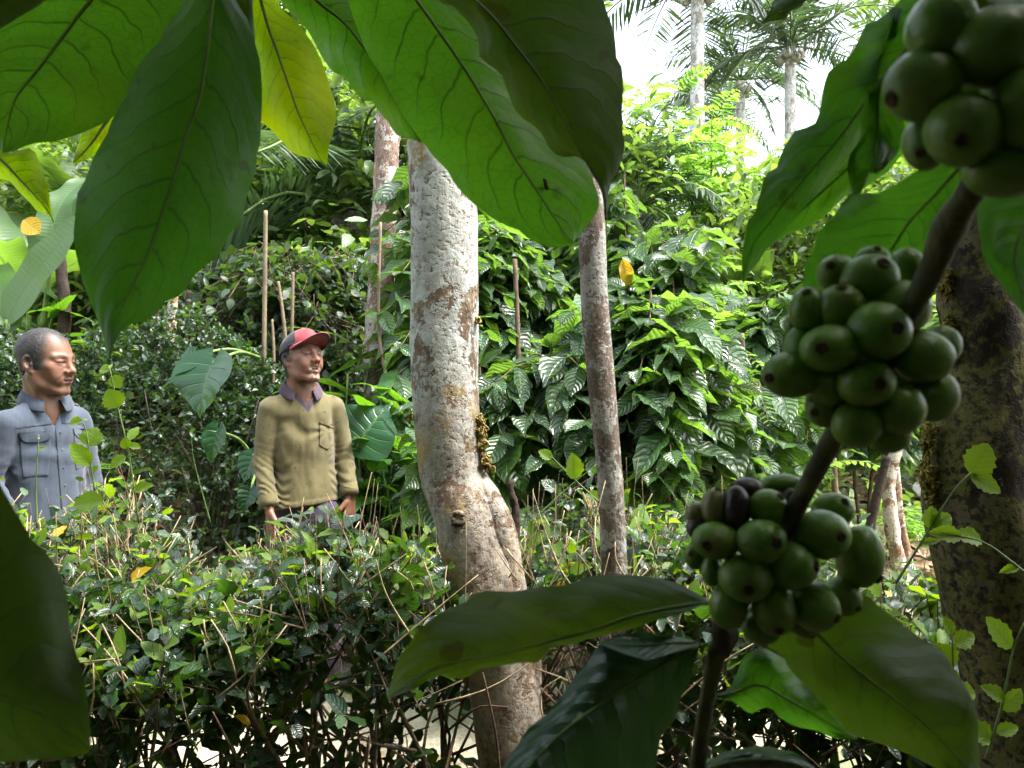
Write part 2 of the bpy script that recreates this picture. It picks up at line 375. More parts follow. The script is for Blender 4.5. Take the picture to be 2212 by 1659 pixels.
big_leaf(br_a, [(620,-70),(683,0),(737,43),(770,80),(810,140),(850,210),(885,270),(910,306)],
    [(600,-70),(590,-20),(625,25),(660,60),(690,115),(718,155),(745,165),(760,193),(787,218),(805,217),(817,240),(837,260),(853,290),(870,297),(893,302),(910,308)],
    [(650,-80),(760,-60),(800,0),(840,60),(880,150),(905,230),(915,285),(912,308)], .52, .50, M_MID, cup=.02, seed=4, r=.4)
l5 = big_leaf(br_a, [(850,-90),(875,-40),(900,0),(924,33),(957,80),(987,123),(1020,173),(1054,230),(1080,277),(1107,330),(1137,377),(1167,423),(1197,470),(1225,510),(1238,524)],
    [(835,-90),(775,-60),(752,0),(760,30),(787,100),(827,173),(847,207),(870,247),(897,287),(920,317),(937,343),(964,363),(977,390),(1000,420),(1020,437),(1044,457),(1070,477),(1097,490),(1120,497),(1137,513),(1167,527),(1197,537),(1215,533),(1237,526)],
    [(865,-95),(930,-80),(1000,-20),(1060,60),(1120,150),(1180,240),(1235,310),(1257,337),(1277,377),(1290,417),(1297,440),(1284,467),(1267,490),(1250,510),(1239,524)], .44, .385, M_MID, cup=.016, seed=5, nl=36, r=.6)
big_leaf(br_a, [(960,-170),(985,-80),(1010,-20),(1070,43),(1120,107),(1160,160),(1197,220),(1230,280),(1257,333),(1284,383),(1303,413),(1309,440),(1310,482)],
    [(950,-170),(925,-90),(930,-20),(943,0),(964,13),(980,13),(1000,33),(1017,53),(1027,73),(1035,100),(1037,123),(1057,140),(1084,160),(1097,187),(1104,213),(1110,237),(1130,257),(1164,277),(1177,300),(1187,323),(1204,337),(1220,340),(1254,335),(1277,367),(1297,407),(1306,440),(1309,482)],
    [(970,-175),(1130,-150),(1260,-80),(1307,0),(1310,27),(1324,50),(1329,83),(1330,123),(1342,143),(1347,183),(1344,233),(1347,283),(1352,300),(1347,333),(1340,360),(1327,383),(1317,397),(1312,440),(1311,482)], .36, .37, M_OLD, cup=.02, seed=6, nl=40, bow=-.01, r=.5)
big_leaf(br_a, [(-160,10),(-80,0),(0,0),(60,-5),(118,-18)], [(-160,5),(-90,-70),(0,-100),(80,-60),(118,-20)], [(-160,20),(-70,90),(0,63),(33,43),(80,17),(105,-5),(118,-16)], .30, .31, M_OLD, seed=7, nl=16, r=.4)
big_leaf(br_a, [(-80,280),(0,343),(33,377),(67,413),(100,450),(117,482)], [(-80,300),(-60,360),(0,390),(27,393),(43,413),(67,437),(83,457),(107,463),(117,480)],
    [(-75,270),(-20,295),(20,330),(67,318),(75,323),(87,353),(97,387),(107,417),(110,443),(118,480)], .62, .58, M_YOUNG, cup=.01, seed=8, nl=18, r=.35)
big_leaf(br_a, [(250,235),(225,270),(205,300),(180,330),(158,352)], [(245,235),(200,265),(178,285),(165,320),(157,350)], [(255,240),(240,290),(215,330),(190,342),(160,354)], .66, .64, M_YOUNG, cup=.01, seed=9, nl=14, r=.6)
obj_tw = Geo()
for pts, r0 in (([(-300,-120,.5),(100,-170,.5),(480,-165,.45),(900,-190,.42),(1400,-260,.4)], .0042), ([(270,-110,.5),(330,-165,.48)], .002), ([(470,-130,.40),(480,-170,.44)], .002),
               ([(553,-50,.52),(560,-165,.45)], .002), ([(620,-70,.52),(640,-175,.45)], .002), ([(850,-90,.44),(860,-190,.42)], .002), ([(960,-170,.36),(1000,-200,.41)], .002),
               ([(-160,10,.30),(-200,-100,.45),(-180,-140,.5)], .002), ([(-80,280,.62),(-150,100,.56),(-200,-130,.5)], .002), ([(250,235,.66),(240,60,.56),(260,-165,.49)], .002)):
    V, F, uv = tube(smoothline([at(*p) for p in pts], 14), r0, 8); obj_tw.add(V, F, uv)
obj('stem', obj_tw.mesh('stem', M_STEM), br_a)
# the caterpillar-like dark fleck on the big centre leaf
V, F, uv = tube(smoothline([at(1174, 386, .396), at(1178, 393, .395), at(1179, 401, .395), at(1184, 410, .395)], 8), [.0004, .0008, .0009, .0008, .0008, .0010, .0010, .0005], 8)
obj('dark_fleck', mesh('dark_fleck', V, F, M_CALYX), l5)
unplace(br_a)

# ---- fruiting branch on the right
br_b = thing('coffee_branch', 'fruiting coffee branch with three clusters of green cherries beside the mossy trunk', 'branch', tuple(at(1545, 1420, .26)), 'coffee branches close to the camera')
g = Geo()
stem_pts = [(2330,-120,.15),(2240,120,.152),(2170,270,.158),(2108,395,.168),(2050,490,.18),(2005,600,.19),(1930,730,.2),(1860,840,.21),(1800,945,.222),(1750,1040,.232),(1712,1110,.24),(1650,1220,.25),(1585,1330,.26),(1552,1400,.262),(1533,1480,.262),(1517,1580,.262),(1503,1690,.262)]
stem_r = [.0042,.0041,.004,.0040,.0039,.0039,.0039,.0039,.0039,.0039,.0038,.0036,.0036,.0032,.0034,.0034,.0034]
SP = smoothline([at(*p) for p in stem_pts], 60); SR = np.interp(np.linspace(0, 1, 60), np.linspace(0, 1, len(stem_r)), stem_r)
SR = SR * .76 * (1 + .04 * np.sin(np.arange(60) * .9))
for c_ in (14, 24, 40, 49): SR = SR * (1 + .28 * np.exp(-((np.arange(60) - c_) / 1.3) ** 2))
V, F, uv = tube(SP, SR, 14); g.add(V, F, uv)
obj('stem', g.mesh('stem', M_STEM), br_b)
g = Geo()   # dry brown stipule at the node under the lowest cluster
for k in range(3):
    V, F, uv = tube(smoothline([at(1548 + 8*k, 1330 + 10*k, .256), at(1560 + 9*k, 1375, .253 + .003*k), at(1572 + 4*k, 1420 - 8*k, .256)], 8), [.0012, .0022, .003, .0034, .003, .0022, .0012, .0005], 8); g.add(V, F, uv)
obj('stipule', g.mesh('stipule', M_CALYX), br_b)

def berry(px, py, rx, ry, D, tip=None, mat=None, dz=0.0, tilt=0, lab=None):
    """one coffee cherry: egg-shaped with a navel; tip = photo pixel its navel points to"""
    mat = mat or M_BERRY; D = D + dz; c = at(px, py, D); ra, rb = rx / FPX * D, ry / FPX * D
    n, m = 20, 14
    if tip is None: ax = np.array([rs.uniform(-.4, .4), .9, rs.uniform(-.5, .3)])
    else:
        q = at(tip[0], tip[1], D) - c; r_ = max(ra, rb) * 1.02; l = math.hypot(q[0], q[2])
        ax = np.array([q[0], -math.sqrt(max(r_ * r_ - l * l, (.12 * r_) ** 2)), q[2]])
    ax = nrm(ax); X = nrm(np.cross(ax, [.2, .5, .8])); Y = np.cross(ax, X)
    th = np.linspace(0, np.pi, m + 1)[:, None]; ph = np.linspace(0, 2 * np.pi, n, endpoint=False)[None]
    prof = np.sin(th) * (1 - .07 * np.cos(th)); z = np.cos(th) * 1.03
    z = z - .085 * np.exp(-(th / .2) ** 2)                      # dimple round the navel
    wob = 1 + .025 * np.cos(2 * ph + rs.rand() * 6) * np.sin(th)
    L = prof[..., None] * (np.cos(ph)[..., None] * X + np.sin(ph)[..., None] * Y) * wob[..., None] + (z + 0 * ph)[..., None] * ax
    L = L.reshape(-1, 3)
    ca, sa = math.cos(tilt), math.sin(tilt)
    u = L[:, 0] * ca + L[:, 2] * sa; v = -L[:, 0] * sa + L[:, 2] * ca
    u, v = u * ra, v * rb; rd = (ra + rb) / 2
    W = np.stack([u * ca - v * sa, L[:, 1] * rd, u * sa + v * ca], 1)
    i = np.arange(m)[:, None] * n; j = np.arange(n)[None]; k = (j + 1) % n
    Q = np.stack([i + j, i + n + j, i + n + k, i + k], -1).reshape(-1, 4)
    rnd = np.repeat(np.exp(-(th[:, 0] / .34) ** 2), n)
    o = obj('cherry', mesh('cherry', W + c, Q, mat, None, rnd), br_b)
    if lab: o['label'] = lab
    # navel: a short rim with a sunken disc
    top = c + ax * np.array([ra, rd, rb]) * .965; rr = rd * rs.uniform(.15, .2); g = Geo()
    ring = lambda r_, h: top + ax * h * rd + r_ * rr * (np.cos(ph[0])[:, None] * X + np.sin(ph[0])[:, None] * Y) * (1 + .12 * np.sin(ph[0] * 5 + rs.rand() * 6))[:, None]
    Rg = np.vstack([ring(1.35, -.02), ring(1.1, .05), ring(.95, .10), ring(.7, .08), ring(.45, .02), ring(.25, .06), ring(.05, .08)])
    i = np.arange(6)[:, None] * n
    Qn = np.stack([i + j, i + k, i + n + k, i + n + j], -1).reshape(-1, 4)
    obj('navel', mesh('navel', Rg, Qn, M_CALYX), o)
    return o

def cluster(ox, oy, k, D, rows):
    for x, y, rx, ry, dz, tip, *mt in rows:
        berry(ox + x * k, oy + y * k, rx * k * 1.11, ry * k * 1.11, D, (ox + tip[0] * k, oy + tip[1] * k) if tip else None, mt[0] if mt else None, dz, mt[1] if len(mt) > 1 else 0, mt[2] if len(mt) > 2 else None)

cluster(1863, 0, .2603, .150, [(640,225,240,270,.000,None),(1085,390,305,295,-.004,(1255,235)),(490,720,270,265,.000,(205,845)),(830,1085,275,270,-.004,(690,1240)),
    (520,1190,165,205,.006,(385,1310)),(1335,920,240,310,-.006,None),(1190,1440,300,190,-.001,None),(940,760,200,200,.016,None),(1150,700,200,220,.012,None),(1010,1290,190,180,.010,None),(1420,330,240,260,.010,None)])
cluster(1620, 513, .293, .205, [(640,265,135,125,.004,(548,215)),(905,160,115,90,.014,(900,80)),(880,300,190,165,-.001,(905,200)),(1150,215,105,125,.008,None),(440,530,140,148,.001,(378,408)),
    (672,515,160,155,-.003,(632,372)),(1095,520,205,185,-.002,(1222,372)),(955,690,205,195,-.010,(985,680)),(320,655,70,85,.009,None),(362,815,95,145,.002,(358,825)),(590,820,205,160,-.007,(455,825)),
    (1280,880,190,180,-.004,(1470,935)),(1395,800,130,140,.006,None),(295,1015,185,160,.001,(108,1042)),(590,1085,155,150,.000,None),(862,1075,190,155,-.009,(875,1082)),(1335,1165,165,175,.003,None),
    (545,1255,125,140,.003,(425,1290)),(1090,1265,170,165,-.005,None),(785,1375,165,165,-.003,None),(1010,1440,160,135,.003,None),(1130,930,150,150,.006,None),(760,900,140,140,.008,None)])
cluster(1458, 999, .2441, .246, [(960,190,165,85,.008,(1105,150)),(635,235,125,95,.004,(500,195),M_RIPE,0,'dark dried coffee cherry among green ones'),(540,405,115,185,-.001,(500,250),M_RIPE,0,'dark dried coffee cherry among green ones'),
    (350,400,105,155,.002,(382,232),M_PALE,0,'yellowing coffee cherry'),(820,400,150,150,-.003,(912,285)),(1020,330,65,95,.002,(1010,255),M_RIPE,0,'small dark shrivelled coffee cherry'),
    (205,450,105,95,.006,None,M_PALE,0,'pale yellowing coffee cherry'),(200,580,95,90,.004,None,M_RIPE,0,'dark dried coffee cherry at the cluster edge'),(1400,420,170,140,.004,(1455,305)),(1310,640,215,205,-.006,(1385,615)),
    (358,695,195,150,-.004,(240,700)),(772,698,205,172,-.010,(842,668)),(1640,840,175,245,.002,(1800,1010),M_BERRY,-.15),(1040,915,195,190,-.008,(1205,885)),(625,1030,210,190,-.009,(590,1085)),
    (185,830,95,110,.006,(108,790)),(320,960,85,125,.001,None),(470,1265,150,185,-.001,None),(880,1305,175,205,-.006,(862,1445)),(1240,1275,190,200,-.005,(1385,1335)),(1490,1185,140,160,.002,(1578,1260)),
    (760,1460,150,140,.002,None),(1150,1430,130,110,.001,(1185,1535)),(560,600,120,120,.008,None),(1000,620,130,140,.008,None),(880,1060,150,130,.006,None)])

# leaves of the fruiting branch
big_leaf(br_b, [(2075,-50),(2010,40),(1967,97),(1937,133),(1904,173),(1864,230),(1807,307),(1757,363),(1707,423),(1661,483),(1624,533),(1609,590),(1605,612)],
    [(2065,-55),(1985,-40),(1941,0),(1914,30),(1894,43),(1871,50),(1854,83),(1844,110),(1827,130),(1794,147),(1784,167),(1776,193),(1771,227),(1764,263),(1747,273),(1714,283),(1704,303),(1687,330),(1681,360),(1661,368),(1647,383),(1644,407),(1637,430),(1634,457),(1617,477),(1611,500),(1607,533),(1602,560),(1602,600),(1604,612)],
    [(2085,-40),(2060,60),(2020,130),(1965,190),(1915,250),(1868,290),(1850,330),(1800,380),(1755,430),(1700,490),(1655,540),(1618,590),(1606,612)], .28, .33, M_LEAF, cup=.015, seed=11, nl=40, r=.45)
big_leaf(br_b, [(2020,140),(1930,250),(1880,310),(1824,370),(1751,437),(1674,510),(1634,547),(1615,568)], [(2010,135),(1890,230),(1810,320),(1735,400),(1660,480),(1625,540),(1614,566)],
    [(2035,150),(1990,280),(1920,370),(1854,415),(1831,420),(1791,463),(1751,490),(1704,507),(1681,520),(1654,540),(1630,560),(1616,570)], .33, .36, M_MID, cup=.012, seed=12, r=.4)
big_leaf(br_b, [(1945,15),(1915,110),(1897,200),(1895,290),(1880,370),(1850,430),(1825,460)], [(1938,12),(1902,105),(1872,215),(1856,268),(1862,300),(1833,335),(1829,365),(1836,410),(1831,440),(1823,462)],
    [(1950,20),(1925,120),(1925,200),(1952,260),(1958,290),(1935,335),(1900,378),(1878,370),(1868,395),(1858,425),(1840,448),(1827,462)], .30, .30, M_LEAF, cup=-.006, wave=.014, nw=2.6, seed=13, nl=26, r=.6)
big_leaf(br_b, [(2100,330),(2084,350),(2024,417),(1967,477),(1937,523),(1917,553),(1880,600),(1830,660)],
    [(2090,320),(2060,335),(1974,372),(1930,400),(1890,420),(1834,418),(1801,467),(1774,493),(1762,520),(1757,550),(1740,560),(1737,586),(1731,616),(1738,628),(1760,645),(1828,662)],
    [(2110,335),(2115,390),(2095,440),(2060,510),(2010,570),(1960,615),(1900,645),(1832,662)], .24, .31, M_LEAF, cup=.01, seed=14, r=.5)
big_leaf(br_b, [(2320,340),(2265,400),(2215,480),(2192,560),(2205,630),(2226,695)], [(2300,335),(2212,395),(2140,402),(2112,430),(2107,467),(2114,500),(2121,553),(2134,576),(2151,603),(2174,626),(2184,646),(2207,673),(2225,694)],
    [(2330,345),(2330,440),(2310,540),(2280,620),(2228,696)], .27, .25, M_LEAF, cup=.012, seed=15, nl=22, r=.55)
big_leaf(br_b, [(2080,-70),(2120,-10),(2165,30),(2215,60),(2250,70)], [(2070,-65),(2060,-10),(2090,40),(2140,75),(2200,85),(2250,73)], [(2090,-75),(2160,-50),(2220,0),(2250,40),(2252,68)], .22, .24, M_OLD, seed=16, nl=16, r=.4)
big_leaf(br_b, [(1925,-120),(1880,-80),(1810,-40),(1740,0),(1680,30),(1648,48)], [(1915,-125),(1830,-100),(1740,-60),(1680,-20),(1661,27),(1648,47)], [(1930,-112),(1880,-40),(1790,0),(1741,0),(1737,17),(1711,20),(1703,42),(1675,44),(1649,49)], .36, .42, M_OLD, seed=17, nl=16, r=.45)
big_leaf(br_b, [(1538,1303),(1474,1309),(1370,1329),(1270,1363),(1170,1389),(1070,1413),(970,1433),(904,1460),(862,1490),(838,1508)],
    [(1537,1308),(1507,1309),(1474,1326),(1420,1339),(1364,1359),(1320,1369),(1270,1379),(1237,1393),(1190,1396),(1184,1413),(1164,1433),(1130,1429),(1104,1434),(1070,1439),(1037,1443),(1024,1456),(1000,1469),(980,1466),(967,1458),(937,1459),(917,1473),(897,1489),(870,1498),(839,1510)],
    [(1537,1300),(1507,1283),(1474,1263),(1420,1246),(1370,1241),(1320,1241),(1270,1246),(1220,1263),(1167,1269),(1130,1276),(1104,1279),(1054,1278),(1027,1286),(1004,1306),(970,1313),(937,1333),(904,1359),(884,1393),(854,1433),(847,1466),(838,1506)], .262, .30, M_OLD2, cup=.014, wave=.003, seed=18, nl=36, tilt=.006, r=.7)
big_leaf(br_b, [(1505,1395),(1480,1410),(1454,1423),(1370,1473),(1304,1516),(1237,1563),(1187,1606),(1140,1660),(1100,1740)],
    [(1495,1390),(1400,1400),(1294,1389),(1284,1406),(1267,1436),(1237,1469),(1214,1503),(1174,1546),(1137,1573),(1120,1606),(1090,1646),(1075,1690),(1095,1745)],
    [(1510,1400),(1490,1470),(1474,1500),(1457,1556),(1427,1589),(1414,1659),(1360,1710),(1240,1750),(1105,1745)], .265, .225, M_DARK, cup=.012, wave=.004, seed=19, nl=30, r=.5)
big_leaf(br_b, [(1512,1390),(1450,1390),(1390,1393),(1340,1393),(1296,1391)], [(1512,1388),(1450,1374),(1390,1362),(1330,1374),(1296,1390)], [(1512,1394),(1450,1410),(1400,1428),(1350,1414),(1297,1392)], .258, .262, M_DARK, cup=-.008, wave=.002, seed=20, nl=14, tilt=-.012, r=.9)
big_leaf(br_b, [(1690,1300),(1730,1330),(1761,1363),(1791,1396),(1841,1439),(1891,1479),(1941,1516),(2007,1573),(2074,1640),(2135,1710)],
    [(1680,1300),(1660,1340),(1654,1396),(1691,1416),(1707,1449),(1734,1479),(1754,1496),(1774,1519),(1797,1536),(1817,1563),(1834,1586),(1874,1599),(1924,1613),(1967,1629),(2007,1653),(2080,1690),(2135,1712)],
    [(1700,1295),(1790,1262),(1837,1266),(1874,1286),(1907,1313),(1941,1339),(1967,1363),(1994,1383),(2021,1399),(2044,1416),(2054,1439),(2074,1463),(2091,1496),(2104,1519),(2112,1556),(2114,1606),(2119,1659),(2137,1710)], .262, .24, M_OLD2, cup=.014, seed=21, nl=34, r=.6)
big_leaf(br_b, [(1545,1505),(1584,1497),(1640,1480),(1700,1510),(1770,1550),(1850,1595)], [(1545,1510),(1584,1515),(1607,1533),(1621,1543),(1641,1533),(1664,1526),(1681,1549),(1707,1566),(1741,1573),(1774,1583),(1807,1596),(1850,1598)],
    [(1546,1500),(1575,1490),(1590,1460),(1597,1439),(1607,1416),(1624,1403),(1651,1399),(1720,1440),(1790,1510),(1852,1592)], .285, .29, M_MID, cup=.01, seed=22, nl=20, r=.2)
big_leaf(br_b, [(1500,1680),(1560,1650),(1640,1640),(1720,1650),(1790,1690)], [(1500,1685),(1570,1700),(1650,1700),(1730,1700),(1790,1695)], [(1500,1675),(1560,1625),(1640,1612),(1720,1625),(1792,1686)], .26, .27, M_DARK, seed=24, nl=14, r=.5)
unplace(br_b)

# ---- the big dark leaf at the lower left, on a branch that comes in from the left
br_c = thing('coffee_branch', 'dark broad coffee leaf reaching in from the left frame edge in front of the hedge', 'branch', tuple(at(-420, 1330, .2)), 'coffee branches close to the camera')
big_leaf(br_c, [(-380,1330),(-250,1400),(-120,1465),(0,1506),(83,1536),(143,1580),(194,1622)],
    [(-375,1320),(-290,1160),(-180,1050),(-80,1010),(0,1040),(33,1106),(67,1166),(100,1193),(123,1223),(137,1259),(147,1306),(150,1356),(163,1406),(177,1439),(187,1489),(193,1539),(196,1590),(196,1620)],
    [(-385,1340),(-320,1480),(-220,1580),(-110,1632),(0,1648),(60,1643),(117,1640),(160,1634),(194,1626)], .215, .19, M_OLD, cup=.016, wave=.004, seed=23, nl=34, r=.35)
g = Geo(); V, F, uv = tube(smoothline([at(-380,1330,.215), at(-420,1330,.22), at(-560,1200,.25), at(-600,900,.3)], 12), .002, 8); g.add(V, F, uv); obj('stem', g.mesh('stem', M_STEM), br_c)
unplace(br_c)
# ================================================================== ground
def gz(x, y):
    x = np.asarray(x, float); y = np.asarray(y, float)
    bank = ss(3.9, 5.4, y + .25 * np.sin(x * .9)) * (.55 - .30 * ss(1.0, 2.6, x)) + np.clip(y - 5, 0, 60) * .17
    return bank + .05 * fbm(np.stack([x * .8, y * .8, 0 * x], -1), 3) * ss(1.0, 4.5, y)
def axis(a, b, fine0, fine1, nf, nc):
    return np.unique(np.concatenate([np.linspace(a, fine0, nc), np.linspace(fine0, fine1, nf), np.linspace(fine1, b, nc)]))
gx, gy = axis(-150, 150, -6, 6, 90, 22), axis(-40, 260, -1, 12, 110, 30)
GX, GY = np.meshgrid(gx, gy); GZ = gz(GX, GY) + .015 * fbm(np.stack([GX * 6, GY * 6, 0 * GX], -1), 2)
n0, n1 = GX.shape; i = np.arange(n0 - 1)[:, None] * n1; j = np.arange(n1 - 1)[None]
M_GROUND, t = newmat('leafy_soil')
tc = t.new('ShaderNodeTexCoord').outputs['Object']
na = t.noise(tc, 1.1, 4); nb = t.noise(tc, 22, 5, .65); ncn = t.noise(tc, 90, 3)
sepg = t.new('ShaderNodeSeparateXYZ', {0: tc})
soil = t.mix(t.ramp(nb.outputs[0], .35, .7), (.055, .036, .022), (.17, .125, .08))
soil = t.mix(t.ramp(ncn.outputs[0], .58, .66), soil, (.24, .17, .10))
path = t.mix(t.ramp(nb.outputs[0], .3, .7), (.30, .27, .18), (.44, .41, .30))
pf = t.math('MULTIPLY', t.math('MULTIPLY', t.ramp(sepg.outputs[1], 2.4, 2.7), t.ramp(sepg.outputs[1], 4.3, 3.8)), t.ramp(na.outputs[0], .36, .48))
soil = t.mix(pf, soil, path)
soil = t.mix(t.math('MULTIPLY', t.ramp(na.outputs[0], .52, .62), .7), soil, (.06, .10, .025))
pb = t.new('ShaderNodeBsdfPrincipled', {'Base Color': soil, 'Roughness': .9, 'Specular IOR Level': .2, 'Normal': t.new('ShaderNodeBump', {'Height': nb.outputs[0], 'Strength': .8, 'Distance': .03})})
t.l.new(pb.outputs[0], t.out.inputs[0])
go = obj('ground', mesh('ground', np.stack([GX, GY, GZ], -1).reshape(-1, 3), np.stack([i + j, i + j + 1, i + n1 + j + 1, i + n1 + j], -1).reshape(-1, 4), M_GROUND))
go['kind'] = 'structure'

# ================================================================== bark
def bark_mat(name, base, dark, lichen, lich_amt, moss=None, moss_amt=0, scale=1.0, lichen2=None, high=None):
    m, t = newmat(name)
    tc = t.new('ShaderNodeTexCoord').outputs['Object']
    st = t.new('ShaderNodeMapping', {0: tc, 'Scale': (1, 1, .45)}).outputs[0]
    a = t.noise(st, 22 * scale, 6, .65); b = t.noise(tc, 9 * scale, 5, .62, .6); c = t.noise(tc, 75 * scale, 4, .6); big = t.noise(tc, 3.2 * scale, 3)
    col = t.mix(t.ramp(a.outputs[0], .38, .58), dark, base)
    col = t.mix(t.ramp(c.outputs[0], .52, .68, 0, .8), col, tuple(min(1, x * 1.55) for x in base))
    lf = t.ramp(t.math('ADD', b.outputs[0], t.math('ADD', t.math('MULTIPLY', t.math('SUBTRACT', big.outputs[0], .5), .6), t.math('ADD', t.math('MULTIPLY', t.math('SUBTRACT', c.outputs[0], .5), .45), t.math('MULTIPLY', t.math('SUBTRACT', a.outputs[0], .5), .5)))), .58 - lich_amt * .25, .62 - lich_amt * .25)
    if high: lf = t.math('MULTIPLY', lf, t.ramp(t.math('ADD', t.new('ShaderNodeSeparateXYZ', {0: tc}).outputs[2], t.math('MULTIPLY', t.math('SUBTRACT', big.outputs[0], .5), .8)), high[0], high[1], .30, 1))
    ls = t.noise(tc, 34 * scale, 4, .7)
    lc = t.mix(t.ramp(ls.outputs[0], .4, .62), lichen, lichen2 or tuple(min(1, x * 1.3) for x in lichen))
    lf = t.math('MULTIPLY', lf, t.ramp(c.outputs[0], .33, .45))
    col = t.mix(lf, col, lc)
    wv = t.mix(.06, tc, t.noise(tc, 30 * scale, 3).outputs[1])
    crk = t.new('ShaderNodeTexVoronoi', {'Vector': t.new('ShaderNodeMapping', {0: wv, 'Scale': (60 * scale, 60 * scale, 16 * scale)}), 'Scale': 1.0, 'Randomness': 1}, feature='DISTANCE_TO_EDGE')
    cf = t.math('MULTIPLY', t.ramp(crk.outputs[0], .045, .0), t.ramp(b.outputs[0], .52, .40)); col = t.mix(t.math('MULTIPLY', cf, .6), col, tuple(x * .45 for x in dark))
    pit = t.noise(tc, 120 * scale, 2); pf = t.ramp(pit.outputs[0], .68, .74); col = t.mix(pf, col, tuple(x * .5 for x in dark))
    if moss:
        mf = t.math('MULTIPLY', t.ramp(t.noise(tc, 6 * scale, 5, .7).outputs[0], .56 - moss_amt * .2, .64 - moss_amt * .2), t.ramp(c.outputs[0], .38, .55))
        col = t.mix(mf, col, moss)
    h = t.math('ADD', t.math('ADD', t.math('MULTIPLY', a.outputs[0], .8), t.math('MULTIPLY', lf, .25)), t.math('SUBTRACT', t.math('MULTIPLY', c.outputs[0], .4), t.math('ADD', cf, pf)))
    bp = t.new('ShaderNodeBump', {'Height': h, 'Strength': .65, 'Distance': .010})
    pb = t.new('ShaderNodeBsdfPrincipled', {'Base Color': col, 'Roughness': .88, 'Specular IOR Level': .25, 'Normal': bp}); t.l.new(pb.outputs[0], t.out.inputs[0])
    return m
M_BARK1 = bark_mat('lichen_bark', (.26, .20, .14), (.14, .095, .065), (.35, .355, .33), .54, (.30, .22, .09), .02, lichen2=(.47, .50, .475), high=(1.1, 1.6))
M_BARK2 = bark_mat('mottled_grey_bark', (.165, .132, .105), (.10, .075, .06), (.25, .245, .225), .26, scale=1.5)
M_BARK3 = bark_mat('dark_mossy_bark', (.034, .025, .015), (.012, .008, .006), (.085, .072, .040), .2, (.10, .095, .025), .55)
M_PALE = M_PALE
M_BARK4 = bark_mat('pale_peeling_wood', (.34, .23, .14), (.17, .10, .06), (.50, .46, .38), .45, scale=1.6)
M_DEADW = plain_mat('dark_dead_wood', (.035, .024, .018), rough=.9, var=.5, scale=18, bump=.7)
M_POLE = plain_mat('pale_cut_pole', (.18, .14, .09), rough=.8, var=.25, scale=14, bump=.3, bscale=50)
M_TWIG = plain_mat('hedge_twig_brown', (.10, .066, .042), rough=.8, var=.4, scale=25, bump=.3, col2=(.17, .12, .075))
M_TWIGP = plain_mat('hedge_twig_pale', (.34, .25, .14), rough=.8, var=.3, scale=30, bump=.2, col2=(.46, .36, .22))
M_MOSS = plain_mat('hanging_moss', (.24, .17, .06), rough=.95, spec=.1, var=.4, scale=40, bump=.5, col2=(.36, .28, .10))

def trunk_geo(pts, nseg=40, nring=90, amp=.05, f=9, ridge=None, seed=0):
    """pts: (px_left, px_right, py, D) of the photo -> trunk with the real girth, roughened"""
    C = np.array([np.append(at((a + b) / 2, y, D), (b - a) / 2 / FPX * D) for a, b, y, D in pts])
    C = smoothline(C, nring); P, R = C[:, :3], C[:, 3]
    V, F, uv = tube(P, R, nseg, cap=True)
    a = uv[:, 0] * 2 * np.pi; c = np.vstack([np.repeat(P, nseg, 0), P[:1], P[-1:]]); rr = np.concatenate([np.repeat(R, nseg), R[:1], R[-1:]])
    d = V - c
    nz = fbm(V * np.array([f, f, f * .5]) + seed, 4) + .5 * fbm(V * f * 4 + seed, 3) * .5
    V = c + d * (1 + amp * nz)[:, None]
    if ridge: V = ridge(V, c, d, rr)
    return V, F, uv

# ---- lichen-covered tree standing in the hedge
tr1 = thing('tree', 'thick tree trunk crusted with pale lichen rising out of the hedge', 'tree', (float(at(1080, 830, 1.9)[0]), 1.9, 0))
V, F, uv = trunk_geo([(820,955,-1500,1.9),(850,985,-700,1.9),(868,1000,0,1.9),(878,1012,250,1.9),(883,1026,400,1.9),(886,1031,520,1.9),(888,1033,640,1.9),(888,1033,760,1.9),(890,1033,850,1.9),(897,1038,950,1.9),(912,1050,1040,1.9),(936,1080,1110,1.88),(954,1106,1190,1.87),(972,1132,1270,1.86),(992,1146,1350,1.85),(1012,1164,1450,1.85),(1024,1174,1550,1.85),(1034,1182,1660,1.85),(1040,1196,1850,1.85),(1030,1230,2090,1.85)], 56, 200, .045, 11)
g = Geo(); g.add(V, F, uv)
trunk1 = obj('trunk', g.mesh('trunk', M_BARK1), tr1)
# broken stub of a second stem on its right flank, with the dark hollow between
g = Geo()
V, F, uv = trunk_geo([(1026,1036,1000,1.90),(1024,1078,1070,1.865),(1044,1108,1130,1.85),(1058,1124,1190,1.845),(1078,1134,1245,1.835),(1076,1146,1300,1.835),(1082,1162,1370,1.84),(1096,1174,1480,1.85)], 24, 60, .10, 20, seed=4); g.add(V, F, uv)
obj('stub', g.mesh('stub', M_BARK1), tr1)
g = Geo()
p_ = smoothline([at(1100,1040,1.86), at(1112,1100,1.86), at(1112,1160,1.855), at(1104,1200,1.85)], 20); V, F, uv = tube(p_, np.linspace(.006, .012, 20), 10); V = V + .004 * fbm(V * 60, 2)[:, None]; g.add(V, F, uv)
obj('bark_flap', g.mesh('bark_flap', M_DEADW), tr1)
